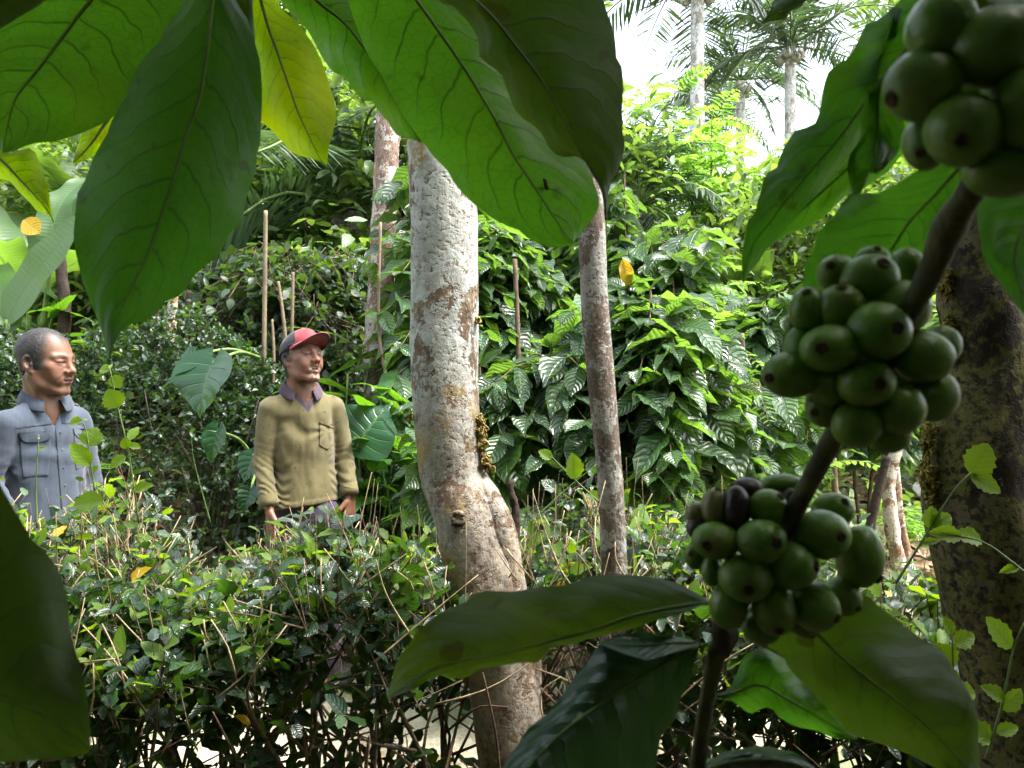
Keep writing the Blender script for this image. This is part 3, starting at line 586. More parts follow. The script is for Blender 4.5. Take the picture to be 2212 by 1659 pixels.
# knot with peeling bark
g = Geo(); c = at(988, 1118, 1.785); a = np.linspace(0, 6.283, 26)
for k, (rr, z) in enumerate([(.011, -.004)]):
    ring = np.stack([c[0] + rr * 1.25 * np.cos(a), c[1] + .012 - z + 0 * a + .004 * fbm(np.stack([np.cos(a) * 3 + k, np.sin(a) * 3, a * 0], 1), 2), c[2] + rr * .8 * np.sin(a)], 1)
    V, F, uv = tube(ring, .0050, 8, cap=False); V = V + .003 * fbm(V * 90, 2)[:, None]; g.add(V, F, uv)
obj('knot', g.mesh('knot', M_BARK1), tr1)
g = Geo(); c = at(990, 1130, 1.800); V, F, uv = tube(np.array([c + [-.016, 0, 0], c, c + [.016, 0, 0]]), [.005, .010, .005], 10); g.add(V, F, uv); obj('knot_hollow_shade', g.mesh('knot_hollow_shade', M_DEADW), tr1)  # solid dark spindle stands in for the shade inside the hollow
# hanging moss on the right edge
def moss_clump(c, r, n):
    g = Geo()
    for k in range(n):
        d = nrm(rs.randn(3)) * r * rs.uniform(.2, 1); p = c + d * [1, 1, 1.5]
        V, F, uv = tube(smoothline([p, p + rs.randn(3) * r * .4 + [0, 0, -r * .35], p + rs.randn(3) * r * .5 + [0, 0, -r * .7]], 4), [.0022, .003, .0012, .0004], 5); g.add(V, F, uv)
    return g
for k, (px, py, r) in enumerate([(1036, 905, .010), (1040, 930, .014), (1040, 955, .013), (1046, 990, .012), (1050, 1000, .013), (1033, 690, .006), (884, 900, .007)]):
    obj('moss', moss_clump(at(px, py, 1.87), r, 60).mesh('moss', M_MOSS), tr1)

# ---- slim second trunk
tr2 = thing('tree', 'slim grey-brown tree trunk leaning left, rising from the hedge in front of coffee bushes', 'tree', (float(at(1330, 830, 1.95)[0]), 1.95, 0))
g = Geo(); V, F, uv = trunk_geo([(1170,1232,-900,1.95),(1205,1265,0,1.95),(1228,1288,300,1.95),(1247,1306,480,1.95),(1253,1312,600,1.95),(1259,1320,720,1.95),(1270,1330,830,1.95),(1280,1337,930,1.95),(1289,1344,1020,1.95),(1294,1351,1110,1.95),(1297,1355,1200,1.95),(1300,1360,1300,1.95),(1300,1366,1500,1.95),(1300,1372,1800,1.95),(1296,1380,2052,1.95)], 32, 160, .05, 14, seed=9); g.add(V, F, uv)
obj('trunk', g.mesh('trunk', M_BARK2), tr2)

# ---- dark mossy trunk at the right edge, with an unseen crown added to shade the foreground
tr3 = thing('tree', 'dark mossy tree trunk at the right edge behind the coffee cherries', 'tree', (float(at(2130, 830, 1.4)[0]), 1.4, 0))
g = Geo(); V, F, uv = trunk_geo([(2105,2270,-700,1.4),(2085,2260,100,1.4),(2062,2215,420,1.4),(2042,2178,560,1.4),(2030,2190,640,1.4),(2045,2205,720,1.4),(2050,2214,800,1.4),(2035,2220,880,1.4),(2012,2222,960,1.4),(2004,2226,1060,1.4),(2014,2236,1150,1.4),(2034,2246,1240,1.4),(2056,2256,1330,1.4),(2076,2262,1420,1.4),(2086,2270,1540,1.4),(2090,2290,1700,1.4),(2060,2320,2100,1.4),(2020,2360,2540,1.4)], 56, 190, .07, 12, seed=21); g.add(V, F, uv)
obj('trunk', g.mesh('trunk', M_BARK3), tr3)
M_MOSS2 = plain_mat('yellow_green_moss', (.17, .15, .03), rough=.95, spec=.1, var=.5, scale=50, bump=.4, col2=(.30, .24, .06))
for px, py, r in [(2040,590,.012),(2046,620,.012),(2050,700,.010),(2058,760,.010),(2025,870,.010),(2008,920,.011),(2006,960,.012),(2002,1010,.014),(2006,1040,.013),(2012,1075,.010)]:
    obj('moss', moss_clump(at(px, py, 1.38), r, 50).mesh('moss', M_MOSS2), tr3)

# ================================================================== leaves of everything else
M_HEDGE = leaf_mat('hedge_leaf', (.017, .043, .022), (.10, .25, .012), rough=.28, spec=.6, tf=.26, nv=6, vein=.25, var=.45, coarse=True, alt=(.026, .060, .016), bump=.3)
M_SHOOT = leaf_mat('hedge_young_leaf', (.085, .155, .016), (.30, .48, .012), rough=.5, spec=.35, tf=.42, nv=6, vein=.25, var=.3, coarse=True, bump=.15, yellow=.012)
M_SMALL = leaf_mat('small_shrub_leaf', (.034, .062, .036), (.08, .18, .012), rough=.32, spec=.6, tf=.26, nv=5, vein=.2, var=.4, coarse=True, bump=.2)
M_COFF = leaf_mat('coffee_bush_leaf', (.050, .098, .046), (.20, .39, .035), rough=.31, spec=.85, tf=.36, nv=8, vein=.25, var=.35, coarse=True, bump=1.0, alt=(.046, .098, .036), yellow=.003)
M_BRIGHT = leaf_mat('light_feathery_leaf', (.10, .20, .035), (.28, .56, .05), rough=.45, tf=.5, nv=3, vein=.1, var=.35, coarse=True, bump=.1)
M_BROAD = leaf_mat('broad_glossy_leaf', (.030, .082, .022), (.15, .36, .012), rough=.33, spec=.5, tf=.38, nv=9, vein=.4, var=.3, coarse=True, bump=.7)
M_BANANA = leaf_mat('banana_leaf', (.05, .105, .030), (.17, .31, .03), rough=.40, tf=.42, nv=26, vein=.35, var=.25, coarse=True, bump=.3, lat=(.0, .0))
M_PALMF = leaf_mat('palm_leaflet', (.050, .078, .048), (.10, .18, .05), rough=.38, tf=.3, nv=2, vein=.05, var=.4, coarse=True, bump=.05)
M_VINE = leaf_mat('vine_leaf', (.040, .070, .034), (.12, .24, .02), rough=.40, tf=.3, nv=4, vein=.2, var=.35, coarse=True, bump=.2)
M_FOREST = leaf_mat('forest_leaf', (.066, .112, .042), (.25, .41, .045), rough=.38, tf=.4, nv=4, vein=.1, var=.45, coarse=True, bump=.2)
M_DRY = plain_mat('dry_leaf_brown', (.22, .13, .07), rough=.7, var=.45, scale=7, bump=.3, col2=(.36, .25, .15))
M_GSTEM = plain_mat('green_stalk', (.10, .16, .04), rough=.5, var=.3, scale=12, bump=.1)
M_BSTEM = plain_mat('brown_stem', (.115, .080, .052), rough=.85, var=.4, scale=16, bump=.5)

# ---- clipped hedge between camera and men
hedge = thing('hedge', 'clipped leafy hedge with cut twig ends running across the front of the scene', 'hedge', (0, 2.1, 0))
def hedge_top(x, y): return .95 + .08 * ss(-.8, -1.2, x) + .05 * np.sin(x * 13 + y * 7) + .05 * np.sin(x * 2.1 + 1) + .05 * np.sin(y * 5 + x * 3) - .03 * np.exp(-((x + .62) / .28) ** 2) - .10 * ss(.3, 1.1, x) + .03 * np.sin(x * 9)
def y_front(x): return 1.66 + .10 * np.sin(x * 2.4) - .28 * ss(.45, 1.2, x)
def hshoot(base, d, L, n, young, gl, gs, ls=(.040, .066), seed=None):
    """one twig with alternate leaves"""
    d = nrm(np.asarray(d)); side = nrm(np.cross(d, rs.randn(3)))
    P = smoothline([base, base + d * L * .5 + side * L * .06, base + d * L + side * L * rs.uniform(-.1, .16) + [0, 0, -.02 * L]], 6)
    V, F, uv = tube(P, np.linspace(.0020, .0007, 6), 5); gs.add(V, F, uv)
    tt = np.linspace(.15, 1, n); B = lin(P, n * 3)[(tt * (n * 3 - 1)).astype(int)]
    az = rs.uniform(0, 6.28) + np.arange(n) * 2.6
    e1 = nrm(np.cross(d, [.3, .2, .9])); e2 = np.cross(d, e1)
    D_ = nrm(d * rs.uniform(.25, .9, (n, 1)) + np.cos(az)[:, None] * e1 + np.sin(az)[:, None] * e2 + np.array([0, 0, -.1]))
    S = rs.uniform(*ls, n) * np.where(tt > .85, .65, 1)
    leaves(gl, 'hedge', B, D_, S, roll=.4, nl=6, nc=1, wid=rs.uniform(.9, 1.25))
ends = []
gl_, gy_, gs_, gp_ = Geo(), Geo(), Geo(), Geo()
N = 0
for k in range(3700):
    x = rs.uniform(-1.75, 2.1); u = rs.rand()
    yf = y_front(x); y = yf + abs(rs.randn()) * .16 + rs.rand() * .25 if u < .62 else rs.uniform(yf, yf + .85)
    ht = hedge_top(x, y) - .08 * ss(.1, -.05, y - yf)
    z = ht - abs(rs.randn()) * .12 if u >= .62 or rs.rand() < .4 else rs.uniform(.12, ht)
    if z < .1: continue
    if -.16 < x - (y * -.008 + .02) < .17 and y < 1.95 or abs(x - .225) < .085 and y < 2.02: continue          # the trunk stands clear of the hedge face
    # thin the low left part so the pale path shows through the stems
    thin = ss(.62, .3, z) * ss(.2, -.4, x) * .30 + ss(.4, .15, z) * .05
    if rs.rand() < thin: continue
    out = nrm(np.array([rs.randn() * .7, -1.0 if u < .62 else rs.uniform(-.7, .4), rs.uniform(-.2, 1.0) + (1.0 if z > ht - .12 else 0)]))
    young = z > ht - .09 and rs.rand() < .24 or rs.rand() < .04
    L = rs.uniform(.10, .22)
    hshoot(np.array([x, y, z]) - out * L * .6, out, L, rs.randint(4, 8), young, gy_ if young else gl_, gs_)
obj('foliage', gl_.mesh('hedge_foliage', M_HEDGE), hedge); obj('young_foliage', gy_.mesh('hedge_young', M_SHOOT), hedge)
for k in range(190):      # fine upright shoots above the clipped top
    x = rs.uniform(-1.7, 1.6); y = y_front(x) + rs.uniform(0, .8); L = rs.uniform(.12, .30)
    if -.2 < x + .62 < .2: L *= .6
    hshoot(np.array([x, y, hedge_top(x, y) - L * .45]), np.array([rs.randn() * .16, rs.randn() * .12, 1.]), L, rs.randint(4, 8), True, gy_ if rs.rand() < .6 else gl_, gs_ if rs.rand() < .5 else gp_, ls=(.020, .040))
for k in range(230):      # woody stems rising from the ground, forking
    x = rs.uniform(-1.75, 2.1); yf = y_front(x); y = yf + rs.uniform(.08, .75)
    p0 = np.array([x, y, -.02]); p1 = p0 + [rs.randn() * .07, rs.randn() * .05, rs.uniform(.3, .5)]; p2 = p1 + [rs.randn() * .12, rs.randn() * .10, rs.uniform(.2, .42)]
    p2[2] = min(p2[2], hedge_top(x, y) + .01)
    V, F, uv = tube(smoothline([p0, p1, p2], 9), np.linspace(rs.uniform(.006, .013), .003, 9), 6); gs_.add(V, F, uv)
    for q in range(2):
        a = p1 + (p2 - p1) * rs.rand(); b = a + [rs.randn() * .14, rs.randn() * .10, rs.uniform(.05, .3)]; b[2] = min(b[2], hedge_top(x, y) + .02)
        V, F, uv = tube(smoothline([a, (a + b) / 2 + rs.randn(3) * .01, b], 6), np.linspace(.004, .0018, 6), 5); gs_.add(V, F, uv)
for k in range(110):      # cross twigs in the face of the hedge
    x = rs.uniform(-1.6, 1.0); a = np.array([x, y_front(x) + rs.uniform(-.03, .15), rs.uniform(.2, .9)]); b = a + [rs.uniform(-.35, .35), rs.randn() * .05, rs.uniform(-.2, .25)]
    b[2] = min(b[2], hedge_top(b[0], b[1]) + .03)
    V, F, uv = tube(smoothline([a, (a + b) / 2 + rs.randn(3) * .02, b], 8), np.linspace(.0028, .0012, 8), 5); (gs_ if rs.rand() < .6 else gp_).add(V, F, uv)
for k in range(520):      # pale clipped ends on the top
    x = rs.uniform(-1.7, .9); y = y_front(x) + rs.uniform(0.0, .8); z = hedge_top(x, y)
    L = rs.uniform(.06, .20); d = nrm(np.array([rs.randn() * .55, rs.randn() * .4, 1])); a = np.array([x, y, z - L * .75])
    V, F, uv = tube(smoothline([a, a + d * L * .5 + rs.randn(3) * .008, a + d * L], 5), np.linspace(.0021, .0014, 5), 6); ends.append((y, V, F, uv))
for y_, V, F, uv in sorted(ends, key=lambda e: e[0])[95:]: gp_.add(V, F, uv)
obj('stems', gs_.mesh('hedge_stems', M_TWIG), hedge); o_ = obj('cut_twigs', gp_.mesh('hedge_cut_twigs', M_TWIGP), hedge); o_['kind'] = 'stuff'
ends.sort(key=lambda e: e[0])
for y_, V, F, uv in ends[:95]: obj('cut_twig', mesh('cut_twig', V, F, M_TWIGP), hedge)
def big_shoot(pts, lv, mat=None, r0=.0028, lab=None):
    """a long shoot that stands out of the hedge: stalk and hand-placed leaves (base px,py -> tip px,py, width factor)"""
    st = obj('shoot', None)
    g = Geo(); P = smoothline([at(*p) for p in pts], 16); V, F, uv = tube(P, np.linspace(r0, r0 * .4, 16), 6); g.add(V, F, uv, m=0)
    for (bx, by, tx, ty, D, wd, dD) in lv:
        b = at(bx, by, D); e = at(tx, ty, D + dD); L = np.linalg.norm(e - b)
        leaves(g, 'hedge', [b], [e - b], [L], up=[[.1, -1, .5]], roll=.12, nl=10, nc=2, wid=wd, r=rs.uniform(.2, .7), m=1)
    o = obj('shoot', g.mesh('shoot', mats=[M_GSTEM, mat or M_SHOOT]), hedge)
    bpy.data.objects.remove(st); return o
big_shoot([(300,1130,2.0),(278,980,2.0),(255,880,2.0),(237,795,2.0)], [(237,800,212,795,2.0,1.3,.01),(237,797,243,785,2.0,1,.01),(240,812,262,838,2.0,1.6,.01),(256,880,232,840,2.0,1.7,-.02),(278,950,300,920,2.0,1.3,.02),(280,960,305,968,2.0,1,0),(272,985,235,1010,2.0,1.4,-.02),(276,970,268,945,2.0,1.6,-.01),(225,1080,150,1090,2.0,1,.0),(290,1060,330,1045,2.0,1.2,0)])
big_shoot([(205,1060,1.95),(196,1000,1.95),(188,940,1.95),(178,905,1.95)], [(194,965,205,920,1.95,1.9,.01),(178,908,146,912,1.95,1,0),(180,908,192,905,1.95,1.2,.01),(196,1005,150,955,1.95,1.1,-.02),(200,1020,212,1005,1.95,1.4,0)])
big_shoot([(80,1140,1.9),(78,1040,1.9),(84,938,1.9)], [(84,970,98,966,1.9,1,0)], r0=.0024)
big_shoot([(1145,1130,2.15),(1220,1060,2.15),(1290,1002,2.15)], [], r0=.0026)
big_shoot([(1300,1090,2.05),(1240,1035,2.05),(1190,985,2.05)], [(1192,990,1163,972,2.05,1.3,0),(1195,985,1175,985,2.05,1.2,0),(1243,1035,1237,978,2.05,1.5,-.02),(1275,1060,1298,1085,2.05,1.2,0)])
big_shoot([(1935,1260,1.15),(2010,1140,1.15),(2060,1060,1.15),(2098,1020,1.15)], [(2096,1024,2140,955,1.15,1.9,.0),(2096,1026,2168,1065,1.15,1.3,-.01),(2098,1022,2120,1045,1.15,.7,0),(2010,1140,2060,1110,1.15,1.3,0),(2005,1140,2018,1092,1.15,1.8,.0),(1985,1175,2035,1165,1.15,.9,0)], r0=.0022)
big_shoot([(2240,1260,1.1),(2180,1210,1.1),(2120,1170,1.1),(2030,1150,1.1)], [(2120,1170,2060,1150,1.1,1.3,0),(2075,1160,2010,1148,1.1,1.2,0),(2200,1225,2160,1235,1.1,1,0)], r0=.0022)
big_shoot([(2130,1640,1.15),(2165,1520,1.15),(2190,1400,1.15),(2215,1340,1.15)], [(2185,1400,2130,1330,1.15,1.2,0),(2160,1530,2215,1490,1.15,1.4,0),(2170,1510,2120,1480,1.15,1.5,0),(2150,1580,2205,1570,1.15,1.4,0),(2140,1600,2090,1560,1.15,1.5,0)], r0=.0026)
big_shoot([(2075,1700,1.2),(2062,1500,1.2),(2056,1360,1.2)], [(2056,1370,2040,1330,1.2,1.4,0),(2058,1390,2110,1370,1.2,1.3,0),(2060,1440,2020,1390,1.2,1.5,0),(2062,1490,2115,1500,1.2,1.4,0),(2066,1560,2020,1540,1.2,1.5,0)], r0=.0026)
big_shoot([(455,1130,2.0),(420,1000,2.0),(412,930,2.0)], [(412,935,420,925,2.0,1.2,0)], r0=.0018)
unplace(hedge)
for k_ in (tr1, tr2, tr3): unplace(k_)
# ================================================================== plants behind
def place(px, D):
    x = (px - CX) / FPX * D
    return (x, D, float(gz(x, D)) - .02)

def coffee_bush(h=1.9, seed=0, nst=3, ll=(.17, .27), spread=.55, z0=.58):
    R_ = np.random.RandomState(seed); gl, gs = Geo(), Geo()
    for s in range(nst):
        a = R_.uniform(0, 6.28); top = np.array([math.cos(a), math.sin(a), 0]) * R_.uniform(.05, .3) + [0, 0, h * R_.uniform(.85, 1)]
        b0 = np.array([math.cos(a), math.sin(a), 0]) * .06
        P = smoothline([b0, (b0 + top) / 2 + R_.randn(3) * .05, top], 14); V, F, uv = tube(P, np.linspace(.017, .006, 14), 7); gs.add(V, F, uv)
        n = int(h / .125)
        for k in range(n):
            f = z0 + (1 - z0) * k / n; p = lin(P, 101)[int(f * 100)]
            az0 = k * 1.57 + R_.rand() * .5
            for q in (0, math.pi):
                if R_.rand() < .12: continue
                az = az0 + q; L = spread * (1.0 - .55 * f ** 2) * R_.uniform(.6, 1.1); o = np.array([math.cos(az), math.sin(az), 0])
                B = smoothline([p, p + o * L * .5 + [0, 0, .10 * L], p + o * L + [0, 0, -.18 * L]], 9); V, F, uv = tube(B, np.linspace(.005, .0022, 9), 5); gs.add(V, F, uv)
                m = max(3, int(L / .10)); tt = np.linspace(.22, 1, m); bp = lin(B, 50)[(tt * 49).astype(int)]; sd = np.cross(o, [0, 0, 1.])
                for sg in (1, -1):
                    d = o * R_.uniform(.25, .7, (m, 1)) + sg * sd * R_.uniform(.55, 1, (m, 1)) + np.array([0, 0, 1.]) * R_.uniform(-.95, .05, (m, 1))
                    leaves(gl, 'coffee', bp, d, R_.uniform(*ll, m) * np.where(tt > .9, .7, 1), roll=.3, nl=8, nc=2, wid=1.08, rs_=R_)
                leaves(gl, 'coffee', [B[-1]], [o + [0, 0, -.2]], [ll[0] * .8], nl=8, nc=2, rs_=R_)
        leaves(gl, 'coffee', np.repeat(P[-1:], 4, 0), R_.randn(4, 3) * [1, 1, .2] + [0, 0, .6], R_.uniform(.09, .16, 4), nl=8, nc=2, rs_=R_)
    return gl, gs
def make(name, label, cat, group, loc, parts, rz=0, sc=1):
    t = thing(name, label, cat, loc, group, rz, sc)
    for pn, g, m in parts:
        if g.n: obj(pn, g.mesh(name + '_' + pn, m), t)
    return t
GC = 'coffee bushes in the grove behind the hedge'
cb = []
for sd_, h, kw in ((1, 1.75, {}), (2, 2.05, {}), (3, 1.5, {'nst': 2}), (4, 2.7, {'nst': 3, 'spread': .5, 'z0': .2})):
    gl, gs = coffee_bush(h, sd_, **kw); cb.append((gl, gs))
cb_used = [None] * 4
def bush(kind, px, D, label, rz=0, sc=1.0, dzz=0):
    loc = place(px, D); loc = (loc[0], loc[1], loc[2] + dzz)
    if cb_used[kind] is None:
        gl, gs = cb[kind]; cb_used[kind] = make('coffee_bush', label, 'coffee bush', GC, loc, [('foliage', gl, M_COFF), ('stems', gs, M_BSTEM)], rz, sc)
    else: dup(cb_used[kind], label, loc, rz, sc, GC)
bush(0, 1150, 3.3, 'glossy coffee bush just right of the thick lichen trunk', .3, 1.0)
bush(1, 1420, 3.4, 'tall glossy coffee bush just right of the slim grey trunk', 1.2, .95)
bush(2, 1250, 3.9, 'lower coffee bush seen between the two pale trunks', 2.0, 1.05)
bush(0, 1560, 3.8, 'coffee bush under the feathery light green shrub', 2.2, .95)
bush(1, 1700, 4.7, 'coffee bush left of the middle cherry cluster, in shade', .4, .85)
bush(3, 940, 4.6, 'tall coffee bush whose leaves show left of the thick lichen trunk', .9, .98)
bush(1, 1060, 5.2, 'coffee bush deep behind the thick lichen trunk', 2.9, 1.0)
bush(3, 1330, 5.5, 'tall coffee bush rising behind the slim grey trunk', 2.4, .85)
bush(2, 1480, 5.3, 'coffee bush behind the feathery shrub with bright upper leaves', .2, 1.3)
bush(2, 470, 6.2, 'coffee bush above the dark small-leaved thicket, left of the stakes', 1.0, 1.2)
bush(2, 1850, 4.9, 'coffee bush behind the lowest stretch of fruiting branch', 2.5, .95)
bush(0, 2100, 6.0, 'coffee bush in the gap beside the dark mossy trunk', .8, .9)
bush(0, 730, 5.6, 'coffee bush behind the red cap of the laughing man', .8, 1.1)

# ---- dark small-leaved thicket behind the men
thk = thing('thicket', 'dark dense small-leaved shrub thicket filling the bank behind both men', 'shrub', (-1.7, 4.1, 0))
gl, gs = Geo(), Geo()
for k in range(2600):
    x = rs.uniform(-3.4, -.72); top = 1.62 + .14 * math.sin(x * 2.3) + .1 * math.sin(x * 6) - .75 * float(ss(-1.35, -.75, x)); yf = 3.85 + .12 * math.sin(x * 3)
    z = top * (1 - abs(rs.randn()) * .40)
    if z < .05: continue
    y = yf + .28 * float(ss(top * .4, top, z)) + abs(rs.randn()) * .22
    out = nrm(np.array([rs.randn() * .8, -1.0, rs.uniform(-.1, 1.1)])); L = rs.uniform(.10, .2); b = np.array([x, y, z]) - out * L * .5
    P = np.array([b, b + out * L * .5 + rs.randn(3) * .01, b + out * L])
    if k % 2 == 0: V, F, uv = tube(smoothline(P, 4), .0016, 4); gs.add(V, F, uv)
    n = rs.randint(7, 12); tt = rs.uniform(.1, 1, n)[:, None]
    leaves(gl, 'round', b + out * L * tt, out * .5 + rs.randn(n, 3) * .75 + [0, 0, .1], rs.uniform(.022, .042, n), roll=.5, nl=4, nc=1, wid=.85)
for k in range(60):
    x = rs.uniform(-3.3, -.8); a = np.array([x, 4.1 + rs.rand() * .3, 0]); b = a + [rs.randn() * .2, -.1, rs.uniform(.7, 1.4)]
    V, F, uv = tube(smoothline([a, (a + b) / 2 + rs.randn(3) * .05, b], 7), np.linspace(.006, .003, 7), 6); gs.add(V, F, uv)
obj('foliage', gl.mesh('thicket_foliage', M_SMALL), thk); obj('stems', gs.mesh('thicket_stems', M_DEADW), thk); unplace(thk)

# ---- ginger-like canes with long arching blades
def cane_plant(seed, h, n, ll, wid=1.0, leafkind='lance', nst=4):
    R_ = np.random.RandomState(seed); gl, gs = Geo(), Geo()
    for s in range(nst):
        a = R_.uniform(0, 6.28); b = np.array([math.cos(a), math.sin(a), 0]) * R_.uniform(.02, .14); t_ = b * 2 + R_.randn(3) * [.12, .12, 0] + [0, 0, h * R_.uniform(.75, 1)]
        P = smoothline([b, (b + t_) / 2, t_], 12); V, F, uv = tube(P, np.linspace(.012, .005, 12), 7); gs.add(V, F, uv)
        tt = np.linspace(.35, 1, n); bp = lin(P, 60)[(tt * 59).astype(int)]; az = R_.rand() * 6 + np.arange(n) * 3.14 + R_.randn(n) * .4
        leaves(gl, leafkind, bp, np.stack([np.cos(az), np.sin(az), R_.uniform(.25, .9, n)], 1), R_.uniform(*ll, n), roll=.15, nl=10, nc=1, wid=wid, rs_=R_)
    return gl, gs
GK = 'tall cane plants with long blade leaves'
gl, gs = cane_plant(5, 1.35, 8, (.38, .55), 1.35)
cn = make('cane_plant', 'cane plant with long arching blades right behind the laughing man', 'plant', GK, place(790, 4.15), [('foliage', gl, M_BROAD), ('stems', gs, M_GSTEM)])
dup(cn, 'cane plant with long blades above the red cap', place(700, 4.5), 1.7, 1.1, GK)
dup(cn, 'cane plant with long blades tucked against the lichen trunk', place(868, 3.9), 2.6, .95, GK)
dup(cn, 'cane plant with upright blades left of the three stakes', place(455, 5.0), .7, .95, GK)
dup(cn, 'cane plant with long blades in the undergrowth at left edge', place(40, 5.6), 1.1, 1.0, GK)

# ---- elephant-ear plants
def taro(lv, root=None):
    """lv: list of (base px,py, tip px,py, D, width factor, tilt D)"""
    gs, outs = Geo(), []
    for (bx, by, tx, ty, D, wd, dD, up) in lv:
        b = at(bx, by, D); e = at(tx, ty, D + dD); g = Geo(); L = np.linalg.norm(e - b) / 1.0
        leaves(g, 'taro', [b], [e - b], [L], up=[up], roll=.02, nl=14, nc=5, wid=wd, r=rs.uniform(.2, .6)); outs.append(g)
        r = np.array([b[0] + rs.randn() * .05, D + .5, float(gz(b[0], D + .5)) + .5]); r = r if root is None else np.array(root); V, F, uv = tube(smoothline([r, (r + b) / 2 + [0, .03, .04], b], 12), np.linspace(.009, .006, 12), 7); gs.add(V, F, uv)
    return gs, outs
M_TARO = leaf_mat('elephant_ear_leaf', (.022, .075, .032), (.07, .20, .012), rough=.26, spec=.5, tf=.28, nv=6, vein=.5, var=.2, coarse=True, bump=.5, veincol=(.12, .20, .09), lat=(.5, .1))
def mk_taro(label, lv, root=None):
    gs, outs = taro(lv, root); b = at(lv[0][0], lv[0][1], lv[0][4]); t = thing('elephant_ear_plant', label, 'plant', (b[0], b[1], 0), 'elephant ear plants')
    obj('stalks', gs.mesh('taro_stalk', M_GSTEM), t)
    for g in outs: obj('leaf', g.mesh('taro_leaf', M_TARO), t)
    unplace(t)
mk_taro('elephant ear with one big flat dark leaf beside the laughing man', [(775, 955, 840, 858, 3.7, 1.65, .03, (-.2, -1, .35)), (760, 1010, 735, 1045, 3.8, 1.1, -.05, (0, -1, .8))])
mk_taro('glossy drooping elephant ear leaf hanging in front of the dark thicket', [(458, 785, 405, 905, 3.62, 1.5, -.10, (-.3, -.6, 1)), (440, 790, 330, 825, 3.7, .75, -.02, (0, -.5, 1)), (415, 770, 385, 762, 3.75, 1.2, .02, (0, -1, .4))], at(560, 772, 4.05))
mk_taro('pale elephant ear leaves low at the cap wearer\'s right elbow', [(545, 985, 522, 1050, 3.62, 1.3, -.04, (0, -.6, 1)), (540, 1060, 520, 1110, 3.6, 1.2, -.05, (.2, -.6, 1)), (470, 930, 445, 1010, 3.7, .8, -.04, (0, -1, .4))], at(560, 1010, 4.1))

# ---- banana plants
def banana(seed, h, n, L, stem=True, droop=None):
    R_ = np.random.RandomState(seed); gl, gs = Geo(), Geo()
    V, F, uv = tube(smoothline([(0, 0, 0), (.02, 0, h * .5), (0, .02, h)], 10), np.linspace(.09, .045, 10), 12); gs.add(V, F, uv)
    for k in range(n):
        az = k * 2.4 + R_.rand() * .5; el = R_.uniform(.55, 1.35); d = np.array([math.cos(az) * math.cos(el), math.sin(az) * math.cos(el), math.sin(el)]); b = np.array([0, 0, h])
        V, F, uv = tube(smoothline([b, b + d * .15, b + d * .32], 5), [.03, .02, .016, .014, .013], 8); gs.add(V, F, uv)
        leaves(gl, 'banana', [b + d * .3], [d], [L * R_.uniform(.75, 1.1)], roll=.1, nl=18, nc=3, wid=1.15, rs_=R_)
    return gl, gs
GB = 'banana plants among the trees'
gl, gs = banana(3, 1.25, 7, 1.25)
bn = make('banana_plant', 'banana plant with torn pale green leaves at the left frame edge', 'banana plant', GB, place(50, 6.2), [('foliage', gl, M_BANANA), ('stalks', gs, M_GSTEM)])
dup(bn, 'banana plant with broad leaves above the small round-leaved creeper', place(230, 7.6), 1.1, 1.15, GB)
dup(bn, 'banana plant with upright leaves left of the bright gap of sky', place(1600, 6.8), 2.2, .78, GB)
dup(bn, 'small banana plant with one upright leaf between the slim trunk and palms', place(1390, 6.2), .4, .52, GB)
dup(bn, 'banana plant in the deep shade right of the middle cherry cluster', place(2190, 7.0), .4, .9, GB)
dup(bn, 'banana plant with hanging leaves behind the forked light sapling', place(720, 8.6), 2.9, 1.2, GB)

def banana_hand(label, lv):
    gs = Geo(); t = thing('banana_plant', label, 'banana plant', place(lv[0][0], lv[0][4]), GB)
    for (bx, by, tx, ty, D, wd, dD, up) in lv:
        b = at(bx, by, D); e = at(tx, ty, D + dD); g = Geo(); leaves(g, 'banana', [b], [e - b], [np.linalg.norm(e - b)], up=[up], roll=.02, nl=22, nc=4, wid=wd, r=rs.uniform(.3, .7)); obj('leaf', g.mesh('banana_leaf', M_BANANA), t)
        r = np.array([at(lv[0][0], by, D)[0], D + .1, float(gz(b[0], D))]); V, F, uv = tube(smoothline([r, (r * .3 + b * .7) + [0, .05, 0], b], 10), np.linspace(.035, .014, 10), 9); gs.add(V, F, uv)
    obj('stalks', gs.mesh('banana_stalk', M_GSTEM), t); unplace(t)
banana_hand('banana plant with a long pale leaf slanting up above the grey-haired man', [(15, 690, 165, 415, 5.0, 1.1, -.1, (-.4, -1, .4)), (20, 720, -60, 480, 5.0, 1.0, .2, (.3, -1, .3)), (110, 520, 128, 310, 5.6, 1.1, .1, (0, -1, .2))])
# yellow dying leaves that hang among the coffee bushes
def hung(label, bx, by, tx, ty, D, wd, mat):
    b = at(bx, by, D); e = at(tx, ty, D); g = Geo(); leaves(g, 'coffee', [b], [e - b], [np.linalg.norm(e - b)], up=[(.2, -1, .2)], roll=.1, nl=12, nc=3, wid=wd, r=.5); g.V = [v - b for v in g.V]
    o = obj('yellow_leaf', g.mesh('yellow_leaf', mat)); o.location = b; tag(o, label, 'leaf', 'yellow dying leaves')
M_YEL = leaf_mat('yellow_dying_leaf', (.42, .27, .02), (.60, .38, .02), rough=.5, tf=.4, nv=8, vein=.2, var=.2, coarse=True, bump=.4, veincol=(.3, .2, .04))
hung('yellow leaf hanging straight down in the shade between the two pale trunks', 1190, 850, 1197, 945, 3.2, .9, M_YEL)
hung('yellow leaf high up just right of the slim grey trunk', 1345, 560, 1362, 625, 3.3, .9, M_YEL)
hung('orange withered leaf near the left frame edge above the banana leaf', 50, 475, 88, 505, 4.8, 1.6, M_YEL)

